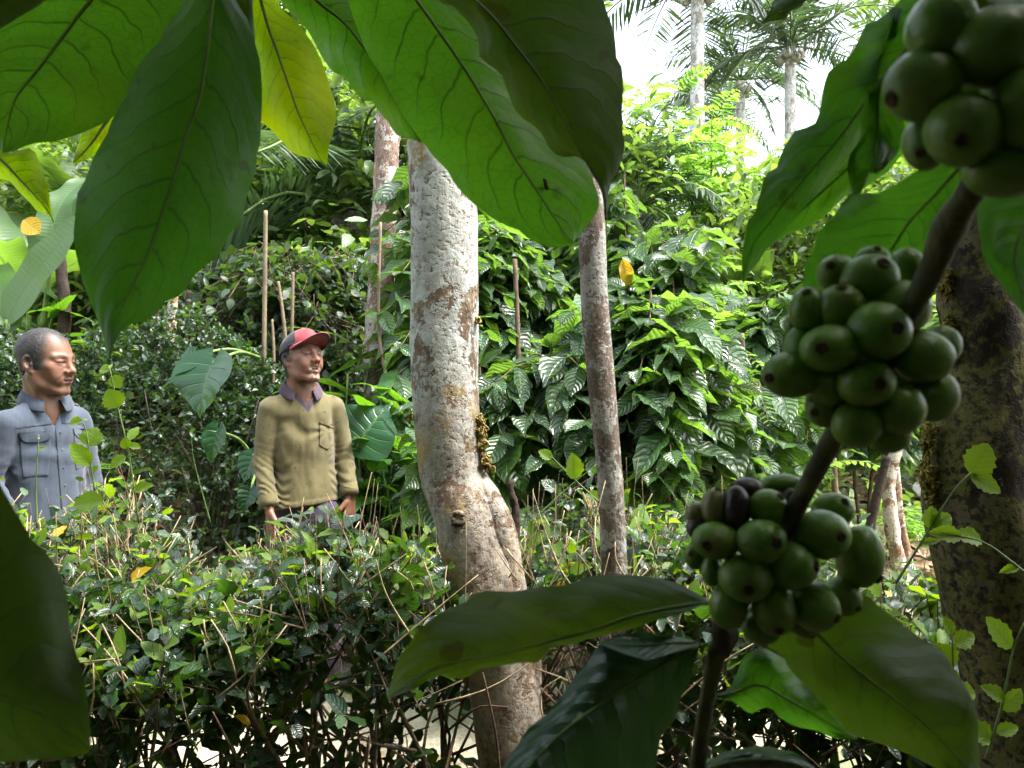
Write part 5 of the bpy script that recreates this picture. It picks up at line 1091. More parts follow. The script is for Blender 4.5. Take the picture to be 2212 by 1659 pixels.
def head_sdf(L, kind):
    """L: head-local (r, f, u) metres; f forward.  the face is 225 mm from chin to crown"""
    A = L.copy(); A[..., 0] = np.abs(A[..., 0])                       # mirrored copy for paired features
    d = ell(L, (0, -.012, .044), (.076, .098, .083))
    d = smin(d, ell(L, (0, .030, -.012), (.063, .068, .080)), .03)
    d = smin(d, cap(A, (.054, -.004, -.045), (.046, .020, -.078), .016, .014), .03)         # jaw
    d = smin(d, cap(A, (.046, .020, -.078), (.014, .072, -.104), .015, .015), .025)
    d = smin(d, ell(L, (0, .076, -.101), (.019, .015, .014)), .016)                        # chin
    d = smin(d, ell(A, (.046, .056, -.016), (.020, .018, .016)), .022)                     # cheekbones
    d = smin(d, ell(A, (.034, .066, -.045), (.018, .014, .022)), .022)                     # cheeks
    d = smin(d, cap(A, (.012, .089, .021), (.046, .072, .022), .0095, .008), .014)          # brow
    d = smax(d, -ell(A, (.030, .100, .004), (.017, .016, .0125)), .014)                    # sockets
    d = smin(d, ell(A, (.030, .0765, .003), (.0150, .0145, .0135)), .004)                    # eyeballs under lids
    d = smin(d, cap(A, (.017, .090, .0095), (.044, .079, .0085), .0042, .004), .005)          # upper lid fold
    d = smin(d, cap(A, (.018, .088, -.008), (.042, .078, -.006), .0036, .003), .006)         # lower lid
    d = smax(d, -cap(A, (.018, .0935, .0015 if kind == 'L' else -.002), (.044, .084, .000), .0016, .0012), .0025)   # lid slit
    d = smin(d, cap(L, (0, .088, .016), (0, .109, -.024), .0085, .0105), .014)               # nose bridge
    d = smin(d, ell(L, (0, .112, -.030), (.0125, .0125, .0105)), .010)
    d = smin(d, ell(A, (.0145, .099, -.033), (.0095, .0125, .0085)), .007)                  # wings
    d = smax(d, -ell(A, (.0075, .107, -.0415), (.0042, .007, .0045)), .003)
    d = smin(d, ell(L, (0, .080, -.060), (.032, .018, .026)), .020)                         # muzzle
    d = smax(d, -cap(A, (.020, .100, -.034), (.037, .083, -.066), .0022 if kind == 'R' else .0008, .002 if kind == 'R' else .0006), .008)          # fold beside the mouth
    if kind == 'R':     # laughing: wide open mouth with teeth
        d = smax(d, -ell(L, (0, .096, -.063), (.032, .030, .0155)), .004)
        d = smin(d, cap(L, (-.029, .081, -.061), (0, .100, -.0515), .0042, .005), .005); d = smin(d, cap(L, (.029, .081, -.061), (0, .100, -.0515), .0042, .005), .005)
        d = smin(d, cap(L, (-.029, .081, -.064), (0, .099, -.079), .0042, .0060), .005); d = smin(d, cap(L, (.029, .081, -.064), (0, .099, -.079), .0042, .0060), .005)
        d = smin(d, ell(L, (0, .080, -.0575), (.024, .0165, .0058)), .001); d = smin(d, ell(L, (0, .079, -.0735), (.018, .0150, .0035)), .001)
        d = smin(d, ell(A, (.037, .067, -.036), (.017, .014, .016)), .014)                    # raised cheeks
        d = smax(d, -cap(A, (.028, .098, -.044), (.042, .074, -.078), .0020, .002), .008)
        d = smax(d, -cap(A, (.052, .064, .004), (.060, .048, .000), .0012, .001), .004)
        d = smax(d, -cap(A, (.050, .064, -.004), (.058, .046, -.010), .0012, .001), .004)
    else:               # speaking, lips slightly apart
        d = smax(d, -ell(L, (0, .102, -.064), (.025, .024, .0058)), .003)
        d = smin(d, cap(A, (0, .099, -.0585), (.023, .085, -.0625), .0052, .0028), .005)
        d = smin(d, cap(A, (0, .098, -.0705), (.020, .086, -.0665), .0062, .0032), .005)
        d = smax(d, -ell(L, (0, .098, -.083), (.02, .006, .004)), .006)
    # ears
    E = A - np.array([.0765, -.010, -.004]); E = E @ rot('Z', -22).T @ rot('X', 8)
    e = ell(E, (0, 0, 0), (.0085, .0185, .033)); e = smax(e, -ell(E, (.009, .003, .004), (.010, .0115, .020)), .003)
    e = smin(e, ell(E, (0, .006, -.030), (.006, .009, .010)), .008); e = smin(e, ell(E, (.003, .012, -.004), (.005, .004, .007)), .004)
    d = smin(d, e, .006)
    return d

def head_colour(L, kind, base):
    n = len(L); A = L.copy(); A[:, 0] = np.abs(A[:, 0]); C = np.tile(np.asarray(base, float), (n, 1))
    nz = fbm(L * 60, 3)[:, None]; C = C * (1 + .12 * nz)
    def paint(mask, col): C[:] = C * (1 - mask[:, None]) + np.asarray(col) * mask[:, None]
    face = ss(.02, .06, L[:, 1])
    paint(.35 * face * ss(.05, .02, np.linalg.norm((L - [0, .10, -.03]) * [1, .6, 1], axis=1)), np.array(base) * (1.15, .88, .8))
    # brows
    by = .0235 + .004 * np.sin(np.clip((A[:, 0] - .01) / .04, 0, 1) * 3.1)
    br = ss(.0058, .0020, np.abs(L[:, 2] - by)) * ss(.009, .014, A[:, 0]) * ss(.052, .042, A[:, 0]) * face
    paint(.8 * br * (.75 + .25 * np.sign(np.sin(L[:, 0] * 2600 + L[:, 2] * 900))), (.035, .025, .02))
    z0 = .0008 if kind == 'L' else -.001
    sl_ = ss(.0042, .0020, np.abs(L[:, 2] - z0 + .10 * np.maximum(A[:, 0] - .03, 0))) * ss(.016, .019, A[:, 0]) * ss(.046, .042, A[:, 0]) * ss(.06, .07, L[:, 1])
    paint(.92 * sl_, (.015, .010, .008))
    if kind == 'R':
        ft = .080 + .0165 * np.sqrt(np.clip(1 - (L[:, 0] / .0245) ** 2, 0, 1))
        inside = ((L[:, 0] / .030) ** 2 + ((L[:, 2] + .064) / .0165) ** 2 < 1) & (L[:, 1] > .055) & (L[:, 1] < ft + .0030)
        t = inside & (L[:, 1] > .066) & (L[:, 1] < ft + .0016) & (((L[:, 2] > -.0640) & (L[:, 2] < -.0525)) | ((L[:, 2] < -.0705) & (L[:, 2] > -.078))); gapl = np.abs(((A[:, 0] + .0034) / .0068) % 1 - .5) > .42
        lip = ((L[:, 0] / .031) ** 2 + ((L[:, 2] + .0655) / .0205) ** 2 < 1) & (L[:, 1] > .08)
        paint(.6 * lip, (.24, .11, .085)); paint(inside * .95, (.035, .012, .010)); paint(t * .92, (.54, .48, .37)); paint((t & gapl) * .5, (.12, .08, .05))
        paint(.5 * ss(.03, .015, np.linalg.norm((L - [0, .085, -.098]) * [.8, .7, 1.4], axis=1)) * (nz[:, 0] > -.1), (.36, .30, .26))      # grey stubble
    else:
        paint(.25 * ss(.05, .02, np.linalg.norm((A - [.040, .062, -.02]) * [1, .8, 1], axis=1)), np.array(base) * (1.25, .95, .85)); lip = ((L[:, 0] / .026) ** 2 + ((L[:, 2] + .0655) / .0125) ** 2 < 1) & (L[:, 1] > .083)
        ins = ((L[:, 0] / .022) ** 2 + ((L[:, 2] + .0640) / .0056) ** 2 < 1) & (L[:, 1] > .07)
        paint(.7 * lip, (.23, .095, .085)); paint(.95 * ins, (.02, .008, .008))
        m = ss(.008, .003, np.abs(L[:, 2] + .0495 - .0 * L[:, 0])) * ss(.026, .018, A[:, 0]) * ss(.08, .09, L[:, 1]); paint(.4 * m * (nz[:, 0] > 0), (.05, .035, .03))
    return C

def stubble(C, L, reg, col, soft=.022):
    m = ss(soft, -soft, reg + .004 * fbm(L * 140, 2))[:, None] * .9; c = np.asarray(col) * (1 + .9 * fbm(L * 330, 2))[:, None]
    return C * (1 - m) + c.clip(.005) * m
def reg1(L):
    front = np.where(L[..., 2] > -.018, L[..., 1] - .012 - .3 * np.maximum(L[..., 2], 0), L[..., 1] + .024) + .004 * fbm(L * 120, 2)
    return np.maximum(np.maximum(front, L[..., 2] - .05), -(L[..., 2] + .075))
def reg2(L):
    A = np.abs(L[..., 0]); u = L[..., 2]; f = L[..., 1]
    crown = .078 + .9 * np.clip(A - .015, 0, .04) - u; side = f - (.050 + .05 * np.clip(u, 0, .09)); line = np.minimum(crown, side)
    ear = np.where((u < .0), f + .026, -1); burn = np.where((f > -.002) & (u > -.028), -1, ear)
    return np.maximum(np.maximum(line, burn), -(u + .066 + .25 * np.minimum(f + .05, 0)))
def skin_mat():
    m, t = newmat('skin'); c = t.new('ShaderNodeVertexColor', layer_name='Col').outputs[0]; tc = t.new('ShaderNodeTexCoord').outputs['Object']
    n = t.noise(tc, 260, 3)
    pb = t.new('ShaderNodeBsdfPrincipled', {'Base Color': c, 'Roughness': .50, 'Specular IOR Level': .38, 'Normal': t.new('ShaderNodeBump', {'Height': n.outputs[0], 'Strength': .12, 'Distance': .002})})
    t.set(pb, 'Subsurface Weight', .06); t.set(pb, 'Subsurface Radius', (.010, .004, .002)); t.set(pb, 'Subsurface Scale', .5)
    t.l.new(pb.outputs[0], t.out.inputs[0]); return m
M_SKIN = skin_mat()

def fabric(name, col, stripe=None, rough=.85, wear=.25, scale=9, weave=700, spots=0, spotcol=(.03, .02, .012)):
    m, t = newmat(name); tc = t.new('ShaderNodeTexCoord').outputs['Object']
    n = t.noise(tc, scale, 4, .6); c = t.mix(t.ramp(n.outputs[0], .3, .72), tuple(x * (1 - wear) for x in col), tuple(x * (1 + wear * .6) for x in col))
    if stripe:
        s = t.new('ShaderNodeSeparateXYZ', {0: tc}); ph = t.math('FRACT', t.math('MULTIPLY', t.math('ADD', s.outputs[0], t.math('MULTIPLY', s.outputs[1], .7)), 210.0)); c = t.mix(t.math('MULTIPLY', t.math('LESS_THAN', ph, .35), .8), c, stripe)
    if spots:
        sp = t.noise(tc, 46, 2); c = t.mix(t.math('MULTIPLY', t.ramp(sp.outputs[0], .68, .72), spots), c, spotcol)
        dr = t.noise(tc, 3.5, 4); c = t.mix(t.ramp(dr.outputs[0], .48, .75, 0, .4), c, tuple(x * .62 for x in col))
    wv = t.noise(tc, weave, 2); f = t.noise(tc, 28, 3); h = t.math('ADD', t.math('MULTIPLY', wv.outputs[0], .25), f.outputs[0])
    pb = t.new('ShaderNodeBsdfPrincipled', {'Base Color': c, 'Roughness': rough, 'Specular IOR Level': .2, 'Normal': t.new('ShaderNodeBump', {'Height': h, 'Strength': .35, 'Distance': .006})})
    t.set(pb, 'Sheen Weight', .15); t.l.new(pb.outputs[0], t.out.inputs[0]); return m

def hand(F, wrist, d, palm_n, thumb_side, s=1.0, curl=.5):
    """five separate bent fingers; d = pointing direction, palm_n = palm normal, thumb_side = direction of the thumb"""
    d = nrm(np.array(d, float)); n = nrm(np.array(palm_n, float) - d * np.dot(palm_n, d)); sd = nrm(np.array(thumb_side, float)); sd = nrm(sd - d * (sd @ d) - n * (sd @ n)); w = np.array(wrist, float)
    for q in (-.024, -.008, .008, .024): F.cap(w + sd * q * .6 * s, w + d * .075 * s + sd * q * s, .0135 * s, .0115 * s, .010)
    for q, L in ((.030, .068), (.010, .078), (-.010, .074), (-.029, .058)):
        p = w + d * .085 * s + sd * q * s; a = 0; dd = d
        for seg, (l, r0, r1) in enumerate(((.45, .0092, .0085), (.32, .0084, .0076), (.23, .0075, .006))):
            a += curl * (.5, .6, .45)[seg]; dd = d * math.cos(a) + n * math.sin(a); e = p + dd * L * l * s; F.cap(p, e, r0 * s, r1 * s, .0025); p = e
    b = w + d * .022 * s + sd * .026 * s; m = b + (d * .75 + sd * .6 + n * .25) * .042 * s; e = m + (d * .95 + sd * .1 + n * .35) * .032 * s
    F.cap(b, m, .0135 * s, .0105 * s, .008); F.cap(m, e, .0100 * s, .0075 * s, .003)

def build_man(kind, X, Y, Z0, H):
    """H: dict with world coordinates of the joints"""
    hd = H['head']; ncol = H['skin']
    F = Field((X - .42, Y - .27, Z0 - .02), (X + .42, Y + .27, Z0 + 1.75), .0030, zfine=(H['zf'], 0))
    ctr = hd.c; F.add(ctr - .155, ctr + .155, lambda P: head_sdf(hd.l(P), kind) * hd.s, .002)
    nb = np.array(H['neck']); nt = hd.w((0, -.026, -.055))
    F.cap(nb, nt, .062, .052 if kind == 'R' else .056, .025)
    ml = hd.w((.05, -.01, -.06)); mr = hd.w((-.05, -.01, -.06)); pit = nb + np.array(H['fwd']) * .052 + [0, 0, -.035]
    for q in (ml, mr): F.cap(q, pit + (q - nt) * .25, .013, .010, .020)
    F.ell(nt * .45 + nb * .55 + np.array(H['fwd']) * .050, (.012, .012, .013), .016)
    # trunk, arms and legs (under the clothes)
    sh = H['sh']; F.cap(np.array(sh[0]) - [0, 0, .012], np.array(sh[1]) - [0, 0, .012], .038, .038, .03); ch = (np.array(sh[0]) + sh[1]) / 2; pel = np.array(H['pelvis'])
    sx = nrm((np.array(sh[1]) - sh[0]) * [1, 1, 0]); M = np.stack([sx, [-sx[1], sx[0], 0], [0, 0, 1]], 1)
    F.ell(ch - [0, 0, .13], (.115, .078, .16), .05, M); F.ell((ch + pel) / 2 - [0, 0, .08], (.095, .070, .17), .06, M); F.ell(pel - [0, 0, .03], (.105, .072, .08), .05, M)
    F.cap(nb - [0, 0, .02], ch, .06, .075, .05)
    for s_, e_, w_ in H['arms']: F.cap(s_ - np.array([0, 0, .012]), e_, .036, .032, .02); F.cap(e_, w_, .034, .024, .02)
    for q in (-1, 1):
        hip = pel + np.array([q * .075, 0, -.04]); kn = np.array([hip[0] * 1.0 + q * .01, hip[1] - .015, Z0 + .46]); an = np.array([kn[0], hip[1] + .01, Z0 + .085])
        F.cap(hip, kn, .072, .048, .03); F.cap(kn, an, .048, .034, .02); F.cap(an + [0, .01, -.03], an + [q * .02, -.13, -.045], .034, .030, .02)
    for hw, d, n_, ts, cu in H['hands']: hand(F, hw, d, n_, ts, H.get('hs', 1.0), cu)
    V, Q = F.mesh(); V = relax(V, Q, 1, .4)
    L = hd.l(V); C = np.tile(np.asarray(ncol, float), (len(V), 1)) * (1 + .12 * fbm(V * 40, 3))[:, None]
    hm = (np.linalg.norm(L - [0, .01, 0], axis=1) < .16) & (L[:, 2] > -.125); C[hm] = stubble(head_colour(L[hm], kind, ncol), L[hm], reg1(L[hm]) if kind == 'R' else reg2(L[hm]), (.020, .016, .015) if kind == 'R' else (.026, .022, .021))
    return mesh('person_body', V, Q, M_SKIN, colr=C)

def shirt_field(X, Y, z0, z1, H, hemf, puff=.0, rad=(.138, .132, .156)):
    """torso and sleeves grown apart (each with its own hem), then joined"""
    F = Field((X - .40, Y - .34, z0), (X + .40, Y + .32, z1), .0042); F2 = Field((X - .40, Y - .34, z0), (X + .40, Y + .32, z1), .0042)
    sh = H['sh']; ch = (np.array(sh[0]) + sh[1]) / 2; pel = np.array(H['pelvis']); sx = nrm((np.array(sh[1]) - sh[0]) * [1, 1, 0])
    M = np.stack([sx, [-sx[1], sx[0], 0], [0, 0, 1]], 1)
    F.cap(np.array(sh[0]) - [0, 0, .004], np.array(sh[1]) - [0, 0, .004], .054, .054, .03)
    F.cap(np.array(H['neck']) - [0, 0, .01], ch - [0, 0, .02], .072, .09, .07)
    F.ell(ch - [0, 0, .12], (rad[0], .102, .19), .05, M); F.ell((ch + pel) / 2 - [0, 0, .05], (rad[1] + puff, .098 + puff, .24), .06, M); F.ell(pel, (rad[2] + puff, .108 + puff, .20), .06, M)
    for s_, e_, w_ in H['arms']: F2.cap(s_, e_, .055, .045, .002); F2.cap(e_, w_, .045, .036, .012)
    P = np.stack(np.meshgrid(F.x, F.y, F.z, indexing='ij'), -1); near = np.minimum(np.abs(F.f), np.abs(F2.f)) < .03; p = P[near]
    add = np.zeros(len(p))
    for s_, e_, w_ in H['arms']:                               # slack rings along the sleeves, diagonal pulls at the armpit
        s_, e_, w_ = map(np.array, (s_, e_, w_)); ax = nrm(w_ - s_); t = (p - s_) @ ax; rd = np.linalg.norm(p - s_ - t[:, None] * ax, axis=1); L = np.linalg.norm(w_ - s_)
        m = ss(.10, .075, rd) * ss(.02, .12, t); ph = t * 140 + 9 * vnoise(p * 14) + 4 * np.sin((p - s_) @ np.array([31., 7, 11]))
        add += m * (.0006 + .0020 * ss(L * .40, L * .8, t)) * np.sin(ph)
        d = p - (s_ + [0, 0, -.10]); dist = np.linalg.norm(d, axis=1); inward = 1 if s_[0] < X else -1
        ang = np.arctan2(d[:, 2], d[:, 0] * inward); add += .0028 * np.sin(ang * 7 + 3 * vnoise(p * 9)) * ss(.03, .07, dist) * ss(.28, .12, dist) * ss(.05, .08, rd)
    q = p * np.array([7., 7, 3.2]); add += .0052 * fbm(q + vnoise(p * 5)[:, None], 3) + .0014 * np.sin(p[:, 0] * 55 + 10 * vnoise(p * [4, 4, 2.])) * ss(pel[2] + .3, pel[2] + .05, p[:, 2])
    rdg = vnoise(p * [16, 16, 9.] + 40); add += .0022 * (1 - np.abs(rdg) * 3).clip(0)          # sharp creases
    F.f[near] += add.astype(np.float32); F2.f[near] += add.astype(np.float32)
    hz = P[..., 2] - hemf(P); F.f -= (.0026 * ss(.024, .019, hz)).astype(np.float32); cut(F, P, -hz)
    for s_, e_, w_ in H['arms']:
        w_ = np.array(w_); ax = nrm(w_ - np.array(e_)); t = (P - w_) @ ax; cut(F2, P, np.where(np.linalg.norm(P - w_, axis=-1) < .14, t - .004, -1))
    F.f = smin(F.f, F2.f, .012).astype(np.float32)
    return F, P
def cut(F, P, a): F.f[:] = np.maximum(F.f, a.astype(np.float32))

def patch(bvh, pts2, to3, n, off, thick, mat, name, parent, dirv, res=14):
    """a flat cloth piece (pocket, flap, placket) laid on the garment: outline in garment-front coordinates"""
    P2 = np.array(pts2, float); lo, hi = P2.min(0), P2.max(0); rows = []
    for v in np.linspace(0, 1, res):
        y = hi[1] + (lo[1] - hi[1]) * v; xs = []
        yy = min(max(y, lo[1] + 1e-5), hi[1] - 1e-5)
        for a, b in zip(P2, np.roll(P2, -1, 0)):
            if (a[1] - yy) * (b[1] - yy) <= 0 and a[1] != b[1]: xs.append(a[0] + (b[0] - a[0]) * (yy - a[1]) / (b[1] - a[1]))
        rows.append([(x, y) for x in np.linspace(min(xs), max(xs), res)])
    def proj(o):
        outv = []
        for r in rows:
            for x, y in r:
                q = to3(x, y); dirv = nrm(q - np.array([0, 0, EYE])); h = bvh.ray_cast(Vector(q - dirv * .6), Vector(dirv), 1.5)
                outv.append(np.array(h[0]) - dirv * o if h[0] is not None else q)
        return np.array(outv)
    A = proj(off + thick); B = proj(off - .004); m = res
    i = np.arange(m - 1)[:, None] * m; j = np.arange(m - 1)[None]; Q = np.stack([i + j, i + m + j, i + m + j + 1, i + j + 1], -1).reshape(-1, 4)
    ring = np.concatenate([np.arange(m), np.arange(1, m) * m + m - 1, (m - 1) * m + np.arange(m - 2, -1, -1), np.arange(m - 2, 0, -1) * m]); k = m * m; r2 = np.roll(ring, -1)
    S = np.stack([ring, r2, r2 + k, ring + k], 1)
    return obj(name, mesh(name, np.vstack([A, B]), [np.vstack([Q, Q[:, ::-1] + k, S])], mat), parent)
def disc(c, nvec, r, h, mat, name, parent):
    V, F, uv = tube(np.array([c, c + nvec * h]), [r, r * .85], 12); return obj(name, mesh(name, V, F, mat), parent)

def collar(neck, fw, rt, zb, rad, prof, gap, mat, name, parent, drop=.03, back=.02, nth=60, flare=None):
    """turned-down collar: profile (radius add, height) swept round the neck, open at the front"""
    th = np.linspace(gap, 2 * np.pi - gap, nth); V = []
    for a in th:
        o = fw * math.cos(a) + rt * math.sin(a); fr = (1 + math.cos(a)) / 2; dz = -drop * fr ** 2 + back * (1 - fr)
        ex = 1.0 + (flare or 0) * np.exp(-((min(a, 2 * np.pi - a) - gap) / .35) ** 2)
        for k, (r_, z_) in enumerate(prof):
            V.append(neck + o * (rad + r_ * (ex if k > 2 else 1)) + np.array([0, 0, zb + dz + (z_ * ex if z_ < .03 and k > 2 else z_)]))
    m = len(prof); V = np.array(V); i = np.arange(nth - 1)[:, None] * m; j = np.arange(m)[None]; k = (j + 1) % m
    Q = np.stack([i + j, i + k, i + m + k, i + m + j], -1).reshape(-1, 4); e = np.arange(m)
    V = V + .0016 * fbm(V * 45, 2)[:, None]
    g = Geo(); g.add(V, [Q]); return obj(name, g.mesh(name, mat), parent)

def hit(bv, q):
    d_ = nrm(q - np.array([0, 0, EYE])); h = bv.ray_cast(Vector(q - d_ * .6), Vector(d_), 1.5); return np.array(h[0]) if h[0] is not None else q
# ------------------------------------------------------------------ man in the cap
D1 = 3.5
def w1(px, py, dy=0.0): return at(px, py, D1 + dy)
fw1 = np.array([math.sin(.46), -math.cos(.46), 0]); rt1 = np.array([math.cos(.46), math.sin(.46), 0])
hd1 = Head(w1(652, 776, .0), 50, 12, -2, .99)
nk1 = w1(650, 847, .03)
H1 = dict(head=hd1, neck=nk1, fwd=fw1, zf=1.22, skin=(.175, .080, .050), sh=[w1(590, 880, -.04), w1(714, 876, .12)], pelvis=w1(660, 1095, .05),
          arms=[(w1(584, 884, -.04), w1(568, 998, -.05), w1(580, 1088, -.11)), (w1(721, 882, .12), w1(741, 985, .15), w1(755, 1064, .08))],
          hands=[(w1(582, 1098, -.115), (.06, -.12, -1), (.8, .5, 0), (.25, -1, 0), .45), (w1(756, 1074, .075), (.0, -.1, -1), (-.8, .45, 0), (-.3, -1, 0), .5)])
p1 = thing('person', 'laughing man in a red and black cap and olive long-sleeved top', 'person', (float(nk1[0]), D1, 0))
gz1 = float(gz(nk1[0], D1))
obj('body', build_man('R', nk1[0], D1, gz1, H1), p1)
M_OLIVE = fabric('olive_knit', (.125, .107, .050), spots=.85, wear=.16)
M_PLUM = fabric('plum_collar_knit', (.060, .042, .058), wear=.25)
M_TROU = fabric('dark_purple_trousers', (.050, .036, .070), wear=.25)
F, P = shirt_field(nk1[0], D1, w1(0, 1112)[2], w1(0, 835)[2], H1, lambda P: w1(0, 1097)[2] + (P[..., 0] - w1(590, 0)[0]) * .10, .006)
# neck hole with a V at the front
q = P - nk1; fr = q @ fw1; sr = q @ rt1; vz = q[..., 2]
hole = np.hypot(fr * .92, sr) - .066 - .35 * np.maximum(vz, 0); hole = np.where(vz > -.03, hole, 1)
vee = np.maximum(np.abs(sr - .010) - np.maximum(vz + .052, 0) * .85, -(fr - .0)); vee = np.where(vz > -.075, vee, 1)
F.f[:] = smax(F.f, -np.minimum(hole, vee).astype(np.float32), .006)
V, Q = F.mesh(); V = relax(V, Q, 2, .5); cc = V[Q].mean(1) - nk1; fr, sr, vz = cc @ fw1, cc @ rt1, cc[:, 2]
plum = (fr > .0) & (np.abs(sr - .010) < np.maximum(vz + .088, 0) * .80) & (vz > -.09)
sw = obj('sweater', mesh('sweater', V, Q, mats=[M_OLIVE, M_PLUM], mi=plum.astype(int)), p1)
bv1 = BVHTree.FromPolygons([tuple(v) for v in V], [tuple(int(i) for i in f) for f in Q])
yv = np.array([0, 1., 0])
to1 = lambda x, y: w1(x, y)
patch(bv1, [(691, 911), (722, 917), (721, 960), (708, 971), (690, 962)], to1, 0, .0016, .0030, M_OLIVE, 'chest_pocket', sw, yv, 18)
patch(bv1, [(691, 909), (708, 914), (723, 921), (722, 926), (707, 919), (691, 914)], to1, 0, .005, .005, M_OLIVE, 'pocket_edge', sw, yv, 14)
# waistband, cuffs
def cuff(a, b, r, L, mat, parent):
    a, b = np.array(a), np.array(b); d = nrm(b - a); P_ = np.array([b - d * L, b - d * L * .6, b - d * L * .2, b + d * .012, b + d * .014, b + d * .006]); V, F, uv = tube(P_, [r * 1.03, r * 1.06, r * 1.04, r, r * .86, r * .8], 28, cap=False)
    V = V + .0012 * np.sin(uv[:, :1] * 6.28 * 14) * 0 + .0012 * fbm(V * 70, 2)[:, None]; return obj('cuff', mesh('cuff', V, F, mat), parent)
for s_, e_, w_ in H1['arms']: cuff(e_, w_, .0395, .035, M_OLIVE, sw)
collar(nk1, fw1, rt1, .000, .070, [(-.004, -.004), (-.004, .034), (.002, .040), (.009, .037), (.028, .000), (.026, -.004), (.006, .022)], .50, M_PLUM, 'collar', sw, drop=.038, back=.022, flare=.35)
# trousers
def trousers(X, Y, z0, H, mat, parent, hi_=.06):
    F = Field((X - .3, Y - .25, z0), (X + .3, Y + .25, H['pelvis'][2] + hi_), .006); pel = np.array(H['pelvis']); F.ell(pel - [0, 0, .02], (.138, .096, .14), .05)
    for q in (-1, 1):
        hip = pel + np.array([q * .080, 0, -.06]); an = np.array([hip[0] + q * .012, hip[1], z0 + .05]); F.cap(hip, an, .092, .070, .03)
    P = np.stack(np.meshgrid(F.x, F.y, F.z, indexing='ij'), -1); F.f += (.004 * fbm(P * [9, 9, 5.], 3)).astype(np.float32); cut(F, P, np.maximum(P[..., 2] - (pel[2] + .04), z0 + .04 - P[..., 2])); V, Q = F.mesh(); return obj('trousers', mesh('trousers', relax(V, Q, 1), Q, mat), parent)
trousers(nk1[0], D1, gz1, H1, M_TROU, p1)
# hair below the cap
M_HAIR = plain_mat('black_hair', (.016, .014, .013), rough=.55, spec=.4, var=.5, scale=220, bump=.8, bscale=400, dist=.003)
def hair_shell(hd, kind, region, mat, parent, off=.004, h=.003):
    c = hd.c; F = Field(c - .14, c + .15, h); P = np.stack(np.meshgrid(F.x, F.y, F.z, indexing='ij'), -1); L = hd.l(P)
    d = ell(L, (0, -.012, .044), (.076 + off, .098 + off, .083 + off)); d = smin(d, ell(L, (0, .030, -.012), (.063 + off, .068 + off, .080)), .03); d = smin(d, cap(L, (0, -.03, -.03), (0, -.038, -.10), .058 + off, .050 + off), .03)
    rg = region(L); d = d + (.0020 if kind == 'R' else .0007) * fbm(L * 90, 3) + .0036 * ss(-.020, 0, rg); F.f[:] = np.maximum(d, rg); V, Q = F.mesh(); return obj('hair', mesh('hair', relax(V, Q, 1, .4), Q, mat), parent), V
hair_shell(hd1, 'R', reg1, M_HAIR, p1, .0035)
# cap: red front and top, navy sides and back, curved brim
M_RED = fabric('faded_red_cap_cotton', (.25, .042, .052), wear=.3, scale=30); M_NAVY = fabric('navy_black_cap_cotton', (.022, .020, .028), wear=.3, scale=30)
cp = thing('cap', None, None); bpy.data.objects.remove(cp)
def cap_mesh():
    n, m = 48, 16; V, uv = [], []
    for i_ in range(m + 1):
        el = i_ / m * math.pi / 2
        for a in np.linspace(0, 2 * np.pi, n, endpoint=False):
            bulge = 1 + .05 * math.cos(a) * math.cos(el); x = .0845 * math.sin(a) * math.cos(el) ** .8; f = -.010 + (.106 * math.cos(a)) * math.cos(el) ** .8 * bulge
            u = .032 + .092 * math.sin(el) ** .9 + .016 * math.cos(a) * math.cos(el)
            if math.cos(a) > .2: u += .010 * math.sin(el * 2) * math.cos(a)        # crushed-up front panel
            V.append((x, f, u + .0022 * float(vnoise(np.array([x * 55, f * 55, u * 55])))))
    V = np.array(V); i = np.arange(m)[:, None] * n; j = np.arange(n)[None]; k = (j + 1) % n; Q = np.stack([i + j, i + k, i + n + k, i + n + j], -1).reshape(-1, 4)
    cc = V[Q].mean(1); red = (cc[:, 1] > .050 - .35 * np.maximum(cc[:, 2] - .085, 0)); mi = np.where(red, 0, 1); return V, Q, mi
V, Q, mi = cap_mesh(); capo = obj('cap', mesh('cap', hd1.w(V), Q, mats=[M_RED, M_NAVY], mi=mi), p1)
sm = capo.modifiers.new('thick', 'SOLIDIFY'); sm.thickness = .003; sm.offset = -1
def brim_mesh():
    n, m = 30, 10; T, B = [], []
    for i_ in range(m + 1):
        r_ = i_ / m
        for s_ in np.linspace(-1, 1, n):
            a = s_ * 1.22; base = np.array([.0845 * math.sin(a), -.010 + .108 * math.cos(a) * 1.03, .043 + .014 * math.cos(a)]); L = .080 * (1 - abs(s_) ** 2.6)
            p = base + np.array([.10 * math.sin(a) * L, L, .0]); p[2] += .038 * r_ * (1 - abs(s_) ** 2) * .55 - .020 * (abs(p[0]) / .085) ** 2 * r_; q = base + (p - base) * r_; q[2] = base[2] + (p[2] - base[2]) * r_
            T.append(q + [0, 0, .0016]); B.append(q - [0, 0, .0016])
    V = np.array(T + B); k = (m + 1) * n; i = np.arange(m)[:, None] * n; j = np.arange(n - 1)[None]; Q = np.stack([i + j, i + j + 1, i + n + j + 1, i + n + j], -1).reshape(-1, 4)
    rim = np.stack([m * n + np.arange(n - 1), m * n + np.arange(1, n), k + m * n + np.arange(1, n), k + m * n + np.arange(n - 1)], 1)
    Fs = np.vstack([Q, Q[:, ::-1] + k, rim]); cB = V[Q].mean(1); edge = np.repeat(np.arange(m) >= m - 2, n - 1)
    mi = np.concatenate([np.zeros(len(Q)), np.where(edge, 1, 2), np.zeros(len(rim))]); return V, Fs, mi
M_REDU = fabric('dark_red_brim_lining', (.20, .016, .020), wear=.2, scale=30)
V, Fs, mi = brim_mesh(); obj('brim', mesh('brim', hd1.w(V), Fs, mats=[M_RED, M_NAVY, M_REDU], mi=mi), capo)
